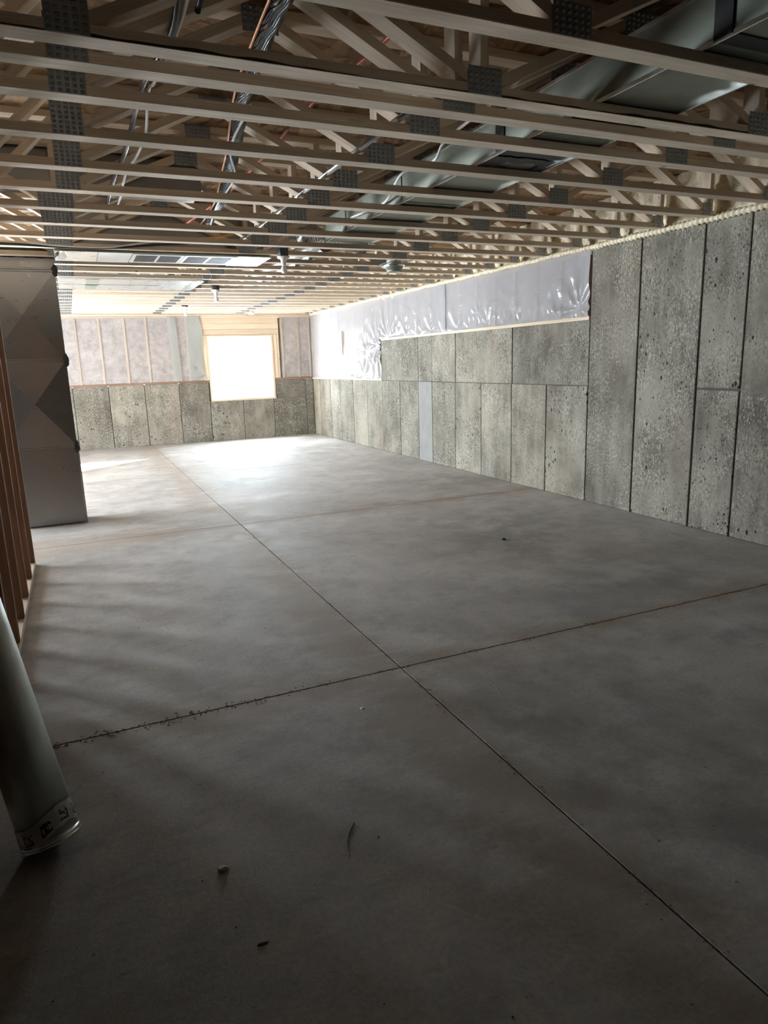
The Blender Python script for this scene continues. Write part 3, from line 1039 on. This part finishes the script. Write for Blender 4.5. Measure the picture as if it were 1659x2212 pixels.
# a bare block of board showing through a cut in the plastic
blk = struct_block = empty('wood_block', (XR - 0.020, 12.29, 1.6))
tag(blk, 'small bare board block showing through the plastic near the far right corner', 'wood block')
bm = bmesh.new(); add_box(bm, -0.205, 0.205, -0.022, 0.020, -0.15, 0.15, 0.003)
o = bm_obj('board', bm, M['plate_wood'], blk); o.location = (0.0, 0, 0.21); o.rotation_euler = (0, -PI / 2, PI / 2)
o.rotation_euler = Matrix(((0, 0, 0), (0, 0, 0), (0, 0, 0))).to_euler()
o.data.transform(Matrix(((0, 1, 0, 0), (0, 0, 1, 0), (1, 0, 0, 0), (0, 0, 0, 1))))
bm = bmesh.new()
lathe(bm, [(0.018, -0.004), (0.018, 0.0)], 14)
o = bm_obj('drilled_hole', bm, M['dark_void'], blk); o.location = (-0.0225, -0.03, 0.13); o.rotation_euler = (0, PI / 2, 0)
bm = bmesh.new()
lathe(bm, [(0.012, -0.004), (0.012, 0.0)], 14)
o = bm_obj('drilled_hole', bm, M['dark_void'], blk); o.location = (-0.0225, 0.03, 0.06); o.rotation_euler = (0, PI / 2, 0)

# ------------------------------------------------------------------ stud partition at left
part = empty('stud_partition', (-0.455, 3.8, 0))
tag(part, 'row of bare wooden wall studs at the left edge of the room', 'wall framing')
Y0P, Y1P = 0.9, 5.775
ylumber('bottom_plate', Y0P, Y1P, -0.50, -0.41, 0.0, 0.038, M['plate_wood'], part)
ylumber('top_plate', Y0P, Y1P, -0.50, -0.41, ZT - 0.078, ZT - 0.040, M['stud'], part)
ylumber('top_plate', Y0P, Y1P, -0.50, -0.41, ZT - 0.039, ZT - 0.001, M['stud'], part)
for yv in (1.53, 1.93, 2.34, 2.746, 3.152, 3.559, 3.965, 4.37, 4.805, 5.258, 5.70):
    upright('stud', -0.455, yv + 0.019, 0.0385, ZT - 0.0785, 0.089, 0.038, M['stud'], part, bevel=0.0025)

# ------------------------------------------------------------------ vertical return-air plenum
DX0, DX1, DYF = -0.64, -0.018, 7.2
ple = empty('return_air_plenum', ((DX0 + DX1) / 2, DYF + 0.15, 0))
tag(ple, 'tall grey sheet-metal duct with cross-broken panels standing beyond the studs', 'duct')
zs = [0.012, 0.762, 1.566, 2.365, 2.555]
cx = (DX0 + DX1) / 2
for i, (a, b) in enumerate(zip(zs, zs[1:])):
    cross = i in (1, 2)
    zc = (a + b) / 2
    pk = 0.026 if cross else 0.0
    loc = ple.location
    V = [(DX0, DYF, a), (DX1, DYF, a), (DX1, DYF, b), (DX0, DYF, b), (cx, DYF - pk, zc), (DX0, DYF + 0.3, a), (DX1, DYF + 0.3, a), (DX1, DYF + 0.3, b), (DX0, DYF + 0.3, b)]
    V = [Vector(p) - loc for p in V]
    F = [(0, 1, 4), (1, 2, 4), (2, 3, 4), (3, 0, 4)] if cross else [(0, 1, 2, 3)]
    F += [(1, 6, 7, 2), (6, 5, 8, 7), (5, 0, 3, 8), (0, 5, 6, 1), (3, 2, 7, 8)]
    mesh_obj('sheet_section', V, F, M['duct'], ple)
for z in zs[1:4]:
    bm = bmesh.new()
    add_box(bm, DX0 - 0.006, DX1 + 0.006, DYF - 0.010, DYF + 0.31, z - 0.024, z - 0.004, 0.003)
    add_box(bm, DX0 - 0.003, DX1 + 0.003, DYF - 0.005, DYF + 0.305, z - 0.004, z + 0.012, 0.002)
    for v in bm.verts:
        v.co -= ple.location
    bm_obj('seam', bm, M['duct'], ple)
    bm = bmesh.new()
    bmesh.ops.create_icosphere(bm, subdivisions=3, radius=1.0)
    for v in bm.verts:
        q = v.co.copy()
        s = 1 + 0.45 * noise.noise(q * 2.1 + Vector((z * 7, 0, 0)))
        v.co = Vector((q.x * 0.026 * s, q.y * 0.022, q.z * 0.055 * s)) + Vector((DX1 - 0.004, DYF + 0.004, z - 0.01)) - ple.location
    bm_obj('mastic_blob', bm, M['mastic'], ple, smooth=True)
# ragged mastic along the top
vs, fs = [], []
n = 46
for i in range(n + 1):
    x = DX0 + (DX1 + 0.006 - DX0) * i / n
    low = 2.462 + 0.018 * fbm((x, 0, 3), 12) + 0.010 * fbm((x, 0, 9), 40)
    vs += [Vector((x, DYF - 0.006, low)) - ple.location, Vector((x, DYF - 0.008, 2.558)) - ple.location, Vector((x, DYF - 0.0005, low)) - ple.location]
for i in range(n):
    a = i * 3
    fs += [(a, a + 3, a + 4, a + 1), (a + 2, a, a + 3, a + 5)]
mesh_obj('mastic_band', vs, fs, M['mastic'], ple)
bm = bmesh.new()
add_box(bm, DX1 - 0.002, DX1 + 0.012, DYF - 0.006, DYF + 0.02, 0.0, 0.72, 0.003)
for v in bm.verts:
    v.co -= ple.location
bm_obj('corner_flange', bm, M['duct'], ple)

# ------------------------------------------------------------------ panned return duct and grilles under the trusses
def obox(nm, a, mat, parent, bevel=0.0):
    return box(nm, *a, mat, parent, bevel=bevel)


pan = empty('return_air_pan', (0.9, 6.94, 2.45))
tag(pan, 'silver sheet-metal ceiling duct with four dark grille openings, left of the first bulb', 'duct')
obox('sheet_metal_pan', (-0.005, 1.85, 6.665, 7.225, 2.448, 2.466), M['galv'], pan, 0.003)
obox('side_metal', (0.03, 1.80, 6.700, 7.09, 2.468, 2.85), M['duct'], pan, 0.003)
obox('foil_cover', (-0.004, 0.34, 6.66, 7.23, 2.4455, 2.4478), M['foil'], pan)
obox('foil_cover', (0.345, 0.62, 6.66, 7.23, 2.4450, 2.4478), M['white_paint'], pan)
obox('foil_cover', (1.55, 1.862, 6.655, 7.235, 2.4440, 2.4478), M['foil_tape'], pan)
for gx0, gx1 in ((0.63, 1.075), (1.08, 1.54)):
    g = obox('grille', (gx0, gx1, 6.70, 7.20, 2.4440, 2.4478), M['white_paint'], pan, 0.001)
    gl = g.location + pan.location
    mx = (gx0 + gx1) / 2
    for a, b in ((gx0 + 0.03, mx - 0.012), (mx + 0.012, gx1 - 0.03)):
        bm = bmesh.new()
        add_box(bm, a, b, 6.76, 7.14, 2.4432, 2.4441)
        for v in bm.verts:
            v.co -= gl
        o = bm_obj('grille_opening', bm, M['dark_void'], g)
        bm = bmesh.new()
        for s in range(12):
            yy = 6.775 + s * 0.0305
            add_box(bm, a, b, yy, yy + 0.009, 2.4405, 2.4433)
        for v in bm.verts:
            v.co -= gl
        o = bm_obj('louvre', bm, M['slat'], g)
# crinkled foil lumps at the corner next to the plenum
bm = bmesh.new()
bmesh.ops.create_icosphere(bm, subdivisions=3, radius=1.0)
for v in bm.verts:
    q = v.co.copy()
    s = 1 + 0.35 * noise.noise(q * 3)
    v.co = Vector((0.045 + q.x * 0.05 * s, 6.93 + q.y * 0.28, 2.448 + q.z * 0.012 * s)) - pan.location
bm_obj('foil_tape', bm, M['foil_tape'], pan, smooth=True)
rt = empty('return_air_duct', (-1.4, 5.37, 2.64))
tag(rt, 'dull sheet-metal duct lying across a bay up inside the trusses at upper left', 'duct')
obox('sheet_section', (-4.1, -1.5, 5.185, 5.55, 2.645, 2.86), M['duct'], rt, 0.003)
obox('sheet_section', (-1.5, 0.98, 5.185, 5.55, 2.645, 2.86), M['duct'], rt, 0.003)
obox('seam', (-1.515, -1.485, 5.180, 5.555, 2.640, 2.865), M['duct'], rt, 0.002)
pan2 = empty('return_air_pan', (0.75, 9.1, 2.45))
tag(pan2, 'plain wide silver sheet-metal ceiling pan behind the grille duct', 'duct')
obox('sheet_metal_pan', (-0.005, 1.56, 8.62, 9.63, 2.449, 2.466), M['foil'], pan2, 0.003)
obox('foil_tape', (0.28, 0.42, 8.615, 9.635, 2.4465, 2.4488), M['galv'], pan2)
obox('foil_tape', (-0.004, 1.1, 9.10, 9.17, 2.4465, 2.4488), M['foil_tape'], pan2)
obox('foil_tape', (1.44, 1.57, 8.61, 9.64, 2.446, 2.4488), M['foil_tape'], pan2)
obox('side_metal', (0.0, 1.2, 8.19, 8.53, 2.51, 2.75), M['galv'], pan2, 0.003)

# ------------------------------------------------------------------ supply trunk threading the truss webs
TX0, TX1, TZ0, TZ1 = 2.19, 2.63, 2.512, 2.685
tr = empty('supply_trunk_duct', ((TX0 + TX1) / 2, 4, TZ0))
tag(tr, 'rectangular galvanised trunk duct running away through the truss webs at right', 'duct')
cuts = [0.9, 1.93, 3.30, 4.50, 5.55, 6.08]
for a, b in zip(cuts, cuts[1:]):
    # underside broken into a shallow X so that it catches light like folded sheet
    ym = (a + b) / 2
    xm = (TX0 + TX1) / 2
    L = tr.location
    V = [(TX0, a, TZ0), (TX1, a, TZ0), (TX1, b, TZ0), (TX0, b, TZ0), (xm, ym, TZ0 - 0.0012), (TX0, a, TZ1), (TX1, a, TZ1), (TX1, b, TZ1), (TX0, b, TZ1), (TX0 - 0.002, ym, (TZ0 + TZ1) / 2)]
    V = [Vector(p) - L for p in V]
    F = [(1, 0, 4), (2, 1, 4), (3, 2, 4), (0, 3, 4), (5, 6, 7, 8), (1, 2, 7, 6), (0, 5, 9), (5, 8, 9), (8, 3, 9), (3, 0, 9), (0, 1, 6, 5), (2, 3, 8, 7)]
    mesh_obj('sheet_section', V, F, M['galv'], tr)
for yv in cuts[1:-1]:
    bm = bmesh.new()
    w = 0.04 if yv in (1.93, 3.30) else 0.015
    add_box(bm, TX0 - 0.008, TX1 + 0.006, yv - w, yv + w, TZ0 - 0.005, TZ1 + 0.004, 0.002)
    for v in bm.verts:
        v.co -= tr.location
    bm_obj('mastic_joint' if w > 0.03 else 'seam', bm, M['mastic'] if w > 0.03 else M['galv'], tr)
for xx in (TX0, TX1):
    bm = bmesh.new()
    add_box(bm, xx - 0.004, xx + 0.004, 0.9, 6.08, TZ0 - 0.012, TZ0 + 0.004)
    add_box(bm, xx - 0.004, xx + 0.004, 0.9, 6.08, TZ1 - 0.004, TZ1 + 0.010)
    for v in bm.verts:
        v.co -= tr.location
    bm_obj('corner_flange', bm, M['foil_tape'], tr)
# black sealed patch on the underside
vs, fs = [], []
for i in range(25):
    for j in range(9):
        u, v = i / 24, j / 8
        x = TX0 + 0.01 + 0.40 * u
        yv = 3.36 + 0.22 * v + 0.03 * fbm((u, v, 1), 5)
        vs.append(Vector((x, yv, TZ0 - 0.0075 - 0.004 * abs(fbm((u, v, 3), 9)))) - tr.location)
for i in range(24):
    for j in range(8):
        if 0.25 < (i / 24) and i < 21 and 3 <= j <= 6:
            continue
        a = i * 9 + j
        fs.append((a, a + 9, a + 10, a + 1))
mesh_obj('mastic_patch', vs, fs, M['mastic'], tr, smooth=True)


def straight_pipe(name, p0, p1, rad, mat, parent=None, seg=24, ribs=None):
    p0, p1 = Vector(p0), Vector(p1)
    L = (p1 - p0).length
    bm = bmesh.new()
    n = ribs or 2
    prof = []
    for i in range(n + 1):
        z = L * i / n
        rr = rad * (1 + (0.035 if ribs and i % 2 else 0))
        prof.append((rr, z))
    lathe(bm, prof, seg)
    bmesh.ops.rotate(bm, verts=bm.verts, cent=(0, 0, 0), matrix=Matrix.Rotation(PI / 2, 3, 'Y'))
    bmesh.ops.translate(bm, verts=bm.verts, vec=(-L / 2, 0, 0))
    o = bm_obj(name, bm, mat, parent, smooth=True)
    o.location = (p0 + p1) / 2 - (parent.location if parent is not None else Vector((0, 0, 0)))
    o.rotation_euler = (p1 - p0).to_track_quat('X', 'Z').to_euler()
    return o


sp = straight_pipe('spiral_duct', (2.41, 6.66, 2.60), (2.41, 9.6, 2.60), 0.085, M['spiral'], None, 28, 120)
tag(sp, 'round spiral-ribbed metal duct carrying on beyond the end of the trunk', 'duct')
# silver insulated flex run across a bay, seen above the first bulb
q = straight_pipe('flexible_duct', (2.02, 6.20, 2.577), (2.80, 6.645, 2.577), 0.068, M['spiral'], None, 24, 40)
tag(q, 'short shiny ribbed flex duct lying across a bay above the first bulb', 'duct')
mp = straight_pipe('steel_conduit', (1.50, 2.9, 2.535), (1.50, 6.66, 2.535), 0.017, M['foil_tape'], None, 14)
tag(mp, 'thin shiny metal conduit running away through the trusses left of the trunk', 'pipe')

# ------------------------------------------------------------------ pipes and cables through the webs
ls = empty('insulated_line_set', (0.85, 3, 2.66))
tag(ls, 'fat black insulated refrigerant hose with copper wire threading through the trusses', 'hose')
hose = [(0.80, 1.5, 2.70), (0.815, 2.3, 2.70), (0.835, 2.85, 2.70), (0.87, 3.4, 2.665), (0.97, 4.05, 2.655), (1.05, 4.6, 2.645), (1.11, 5.2, 2.60), (1.16, 6.1, 2.60)]
tube('black_hose', hose, 0.036, M['black_foam'], ls, seg=14, sub=14, rads=[0.036 + 0.0035 * math.sin(i * 1.3) for i in range(14 * 7 + 1)])
tube('copper_wire', [(p[0] - 0.042, p[1], p[2] - 0.012 + 0.01 * (i % 2)) for i, p in enumerate(hose)], 0.006, M['copper'], ls, seg=7)
tube('white_wire', [(p[0] + 0.03 * (-1) ** i, p[1], p[2] - 0.040) for i, p in enumerate(hose[3:])], 0.006, M['cable_white'], ls, seg=7)
px = tube('red_water_tube', [(1.35, 1.8, 2.73), (1.343, 2.75, 2.74), (1.325, 3.2, 2.75), (1.28, 3.8, 2.75), (1.275, 4.7, 2.74), (1.20, 5.6, 2.70), (1.02, 6.2, 2.62)], 0.0095, M['pex'], None)
tag(px, 'thin red plastic tube crossing the truss webs', 'tube')
cb = tube('electrical_cable', [(0.45, 1.9, 2.68), (0.464, 2.5, 2.66), (0.47, 2.83, 2.62), (0.415, 3.2, 2.60), (0.416, 3.6, 2.62), (0.41, 4.2, 2.60), (0.391, 4.8, 2.62), (0.377, 5.4, 2.60), (0.39, 5.95, 2.61), (0.42, 6.4, 2.63)], 0.013, M['cable_black'], None)
tag(cb, 'glossy black cable looping through the truss webs left of the hose', 'cable', 'cables in the trusses')
cw = tube('electrical_cable', [(0.49, 2.2, 2.66), (0.497, 2.75, 2.64), (0.455, 3.2, 2.60), (0.452, 3.4, 2.63), (0.477, 3.8, 2.60), (0.50, 4.1, 2.64), (0.479, 4.3, 2.61), (0.454, 4.8, 2.63), (0.451, 5.37, 2.60), (0.447, 5.9, 2.62)], 0.007, M['cable_white'], None)
tag(cw, 'thin white cable running beside the glossy black cable through the webs', 'cable', 'cables in the trusses')
cw2 = tube('electrical_cable', [(1.86, 2.6, 2.60), (1.92, 3.0, 2.60), (1.939, 3.43, 2.58), (1.97, 3.60, 2.535), (1.976, 3.75, 2.535), (1.968, 4.0, 2.56), (2.0, 4.2, 2.54), (2.10, 4.45, 2.56), (2.15, 4.75, 2.54), (2.14, 5.3, 2.56)], 0.008, M['cable_white'], None)
tag(cw2, 'white cable drooping along the left side of the trunk duct', 'cable', 'cables in the trusses')
cb2 = tube('electrical_cable', [(-0.9, 6.57, 2.478), (-0.3, 6.565, 2.474), (0.1, 6.56, 2.462), (0.45, 6.56, 2.470), (0.75, 6.54, 2.495), (1.1, 6.5, 2.52)], 0.010, M['cable_black'], None)
tag(cb2, 'black cable lying along the front of the grille duct at upper left', 'cable', 'cables in the trusses')
cw3 = tube('electrical_cable', [(-0.2, 6.53, 2.485), (0.05, 6.535, 2.468), (0.4, 6.535, 2.468), (0.62, 6.52, 2.50), (0.9, 6.5, 2.54)], 0.006, M['cable_white'], None)
tag(cw3, 'thin white wire hanging with the black cable in front of the grille duct', 'cable', 'cables in the trusses')
og = tube('gas_tube', [(0.55, 6.35, 2.53), (0.85, 6.34, 2.520), (1.05, 6.36, 2.525), (1.35, 6.38, 2.57), (1.7, 6.4, 2.66)], 0.011, M['orange'], None)
tag(og, 'orange flexible tube curving across a bay in front of the grille duct', 'tube')
bf = tube('flexible_duct', [(1.70, 2.35, 2.80), (1.85, 2.22, 2.76), (2.02, 2.05, 2.74), (2.10, 1.70, 2.76), (2.12, 1.2, 2.78)], 0.045, M['black_foam'], None, seg=14, sub=10, rads=[0.045 + 0.006 * math.sin(i * 2.1) for i in range(41)])
tag(bf, 'crumpled glossy black sleeve beside the trunk duct at upper right', 'duct')
for yv in (1.6,):
    wr = tube('grey_wire', [(0.58, 1.5, 2.74), (0.56, 2.0, 2.72), (0.545, 2.35, 2.69), (0.53, 2.62, 2.62)], 0.011, M['black'], None)
    tag(wr, 'stiff dark wire dropping over the second truss at upper left', 'cable', 'cables in the trusses')

# ------------------------------------------------------------------ bulbs, boot, alarm
def lampholder(loc, label):
    t = empty('bulb_holder', loc)
    tag(t, label, 'light', 'bare bulbs under the trusses')
    bm = bmesh.new()
    lathe(bm, [(0.052, -0.024), (0.054, 0.01), (0.054, 0.066), (0.050, 0.070)], 8)
    bm_obj('junction_box', bm, M['black'], t)
    bm = bmesh.new()
    lathe(bm, [(0.058, -0.002), (0.060, -0.008), (0.054, -0.018), (0.034, -0.024), (0.025, -0.040), (0.024, -0.075), (0.021, -0.080)], 28)
    bmesh.ops.translate(bm, verts=bm.verts, vec=(0, 0, -0.022))
    bm_obj('holder', bm, M['porcelain'], t, smooth=True)
    bm = bmesh.new()
    prof = [(0.0135, -0.078), (0.0150, -0.088), (0.021, -0.098), (0.028, -0.110), (0.0305, -0.122), (0.029, -0.135), (0.023, -0.146), (0.012, -0.152), (0.0, -0.1535)]
    lathe(bm, prof, 24)
    bmesh.ops.translate(bm, verts=bm.verts, vec=(0, 0, -0.022))
    bm_obj('bulb', bm, M['bulb'], t, smooth=True)
    return t


lampholder((1.945, 6.551, 2.468), 'bare white bulb in a porcelain holder, nearest and largest of three')
lampholder((1.87, 9.479, 2.468), 'bare white bulb hanging near the plain ceiling pan, middle of three')
lampholder((1.864, 12.117, 2.468), 'bare white bulb closest to the far wall, smallest of three')

bt = empty('duct_boot', (3.25, 6.90, 2.44))
tag(bt, 'round stepped metal duct boot hanging under the trusses right of the first bulb', 'duct')
bm = bmesh.new(); lathe(bm, [(0.080, 0.0), (0.080, 0.018), (0.075, 0.022), (0.078, 0.05), (0.075, 0.056), (0.075, 0.11)], 28); bm_obj('collar', bm, M['galv'], bt)
bm = bmesh.new(); lathe(bm, [(0.115, -0.012), (0.118, 0.002), (0.080, 0.006)], 28); bm_obj('flange', bm, M['foil_tape'], bt)
bm = bmesh.new(); lathe(bm, [(0.062, -0.062), (0.072, -0.060), (0.078, -0.048), (0.074, -0.044), (0.090, -0.032), (0.086, -0.028), (0.100, -0.013), (0.10, -0.010)], 28); bm_obj('cone', bm, M['galv'], bt)
for sx in (-0.088, 0.088):
    bm = bmesh.new(); add_box(bm, sx - 0.012, sx + 0.012, -0.26, 0.26, 0.0255, 0.0275); bm_obj('hanger_strap', bm, M['galv'], bt)
sa = empty('smoke_alarm', (3.30, 13.48, 2.42))
tag(sa, 'white smoke alarm under the last trusses above the window', 'smoke alarm')
bm = bmesh.new(); lathe(bm, [(0.066, 0.047), (0.068, 0.036), (0.066, 0.034)], 28); bm_obj('mounting_plate', bm, M['vinyl'], sa)
bm = bmesh.new(); lathe(bm, [(0.030, 0.0), (0.048, 0.003), (0.062, 0.016), (0.064, 0.034)], 28); bm_obj('cover', bm, M['vinyl'], sa)

# ------------------------------------------------------------------ loose duct pipe leaning at left front
ax = Vector((-0.217, 0.40, 1.0)).normalized()
pp = empty('duct_pipe', (-0.21, 2.119, 0.0))
tag(pp, 'round galvanised duct pipe with printed tape round its foot, leaning at left front', 'duct pipe')
R = 0.084
Lp = 1.52
z0 = 0.040
rot = ax.to_track_quat('Z', 'X').to_matrix()


def along(bm):
    for v in bm.verts:
        v.co = rot @ v.co


def pipe_surf(name, prof, mat, seg=64, uv=None):
    bm = bmesh.new()
    rings = []
    for rr, z in prof:
        rings.append([bm.verts.new((rr * math.cos(2 * PI * i / seg), rr * math.sin(2 * PI * i / seg), z)) for i in range(seg)])
    for a, b in zip(rings, rings[1:]):
        for i in range(seg):
            bm.faces.new((a[i], a[(i + 1) % seg], b[(i + 1) % seg], b[i]))
    along(bm)
    return bm_obj(name, bm, mat, pp, smooth=True)


off = R * math.sqrt(1 - ax.z ** 2)
pipe_surf('pipe_wall', [(R - 0.004, off + 0.01), (R - 0.0035, off), (R, off), (R, off + 0.3), (R, off + Lp), (R - 0.0035, off + Lp), (R - 0.0035, off + Lp - 0.1)], M['pipe'])
pipe_surf('rolled_rim', [(R, off + 0.022), (R + 0.003, off + 0.020), (R + 0.0035, off + 0.012), (R + 0.0015, off + 0.010), (R + 0.0035, off + 0.008), (R + 0.003, off + 0.0), (R - 0.003, off - 0.001)], M['foil_tape'])
# lock seam up the side
bm = bmesh.new()
add_box(bm, -0.006, 0.006, -R - 0.0015, -R + 0.002, off + 0.01, off + Lp)
bmesh.ops.rotate(bm, verts=bm.verts, cent=(0, 0, 0), matrix=Matrix.Rotation(-1.1, 3, 'Z'))
along(bm)
bm_obj('lock_seam', bm, M['pipe'], pp)
# wrapped tape, crooked, with creases
seg = 96
vs, fs, uvs = [], [], []
NJ = 9
for j in range(NJ):
    for i in range(seg + 1):
        th = 2 * PI * i / seg
        zc = off + 0.058 + 0.018 * math.sin(th + 0.6) + 0.006 * math.sin(3 * th + 1)
        z = zc + (j / (NJ - 1) - 0.5) * 0.062 + 0.003 * fbm((th, j, 3), 3)
        rr = R + 0.0012 + 0.0016 * abs(fbm((th * 2, j * 0.5, 5), 2.2)) + (0.0022 * math.exp(-((j - 3 - math.sin(2 * th)) / 0.7) ** 2))
        vs.append(rot @ Vector((rr * math.cos(th), rr * math.sin(th), z)))
        uvs.append((i / seg, j / (NJ - 1)))
for j in range(NJ - 1):
    for i in range(seg):
        a = j * (seg + 1) + i
        fs.append((a, a + 1, a + seg + 2, a + seg + 1))
tp = mesh_obj('printed_tape', vs, fs, M['tape'], pp, smooth=True)
uvl = tp.data.uv_layers.new(name='UVMap')
for lp in tp.data.loops:
    uvl.data[lp.index].uv = uvs[lp.vertex_index]

# ------------------------------------------------------------------ dirt along the saw cuts and bits on the slab
vs, fs = [], []


def crumb(x, y, s):
    n0 = len(vs)
    a = random.random() * 6.28
    for k in range(3):
        th = a + k * 2.1
        vs.append((x + s * math.cos(th) * random.uniform(.6, 1.4), y + s * math.sin(th) * random.uniform(.6, 1.4), 0.0002))
    vs.append((x, y, s * random.uniform(0.4, 0.9)))
    fs.extend([(n0, n0 + 1, n0 + 3), (n0 + 1, n0 + 2, n0 + 3), (n0 + 2, n0, n0 + 3), (n0, n0 + 2, n0 + 1)])


for _ in range(2600):
    u = random.random()
    if u < 0.5:
        x = random.uniform(-0.35, 4.6); y = 2.80 + random.gauss(0, 0.012)
        if x < 0.7 and random.random() < 0.8:
            y = 2.80 + random.gauss(-0.004, 0.022); x = -0.35 + abs(random.gauss(0, 0.55))
        if random.random() > 0.35 + fbm((x, 1, 2), 3) and x > 0.7:
            continue
    elif u < 0.85:
        y = random.uniform(0.6, 6.5); x = 1.30 + random.gauss(0, 0.011)
        if random.random() > 0.45 + fbm((y, 4, 2), 3):
            continue
    else:
        x = random.uniform(-0.3, 3.5); y = random.uniform(0.9, 5)
    if x > -0.39:
        crumb(x, y, random.uniform(0.0012, 0.0042) * (1.3 if u < 0.5 else 1))
dr = mesh_obj('dirt_crumbs', vs, fs, M['dirt'])
dr['kind'] = 'stuff'
tag(dr, 'brown dirt crumbs gathered along the saw cuts of the slab', 'dirt')


def lump(name, x, y, sx, sy, sz, mat, label, cat, seed):
    bm = bmesh.new()
    bmesh.ops.create_icosphere(bm, subdivisions=3, radius=1.0)
    for v in bm.verts:
        q = v.co.copy()
        s = 1 + 0.6 * noise.noise(q * 1.9 + Vector((seed, 0, 0)))
        v.co = Vector((q.x * sx * s, q.y * sy * s, max(0.0, q.z * sz * s + sz * 0.4)))
    o = bm_obj(name, bm, mat, None, smooth=True, loc=(x, y, 0.0))
    tag(o, label, cat)


lump('dirt_clod', 0.243, 1.808, 0.017, 0.010, 0.006, M['slab'], 'small pale clod of dirt on the slab right of the pipe foot', 'dirt clod', 3)
lump('dirt_clod', 3.079, 4.566, 0.016, 0.016, 0.012, M['black'], 'tiny dark clod alone on the slab at right middle', 'dirt clod', 8)
lump('dirt_clod', 0.283, 1.498, 0.013, 0.005, 0.002, M['dirt'], 'flat dark scrap on the slab near the bottom of the picture', 'dirt clod', 5)
lump('plaster_flake', 0.98, 2.514, 0.008, 0.007, 0.002, M['cable_white'], 'small white flake on the slab in front of the saw cut crossing', 'flake', 9)
ws = tube('wire_scrap', [(0.600, 1.700, 0.002), (0.612, 1.745, 0.002), (0.635, 1.79, 0.002), (0.668, 1.83, 0.002)], 0.0018, M['black'], None, seg=6)
tag(ws, 'thin curved black wire scrap lying on the near slab', 'wire scrap')
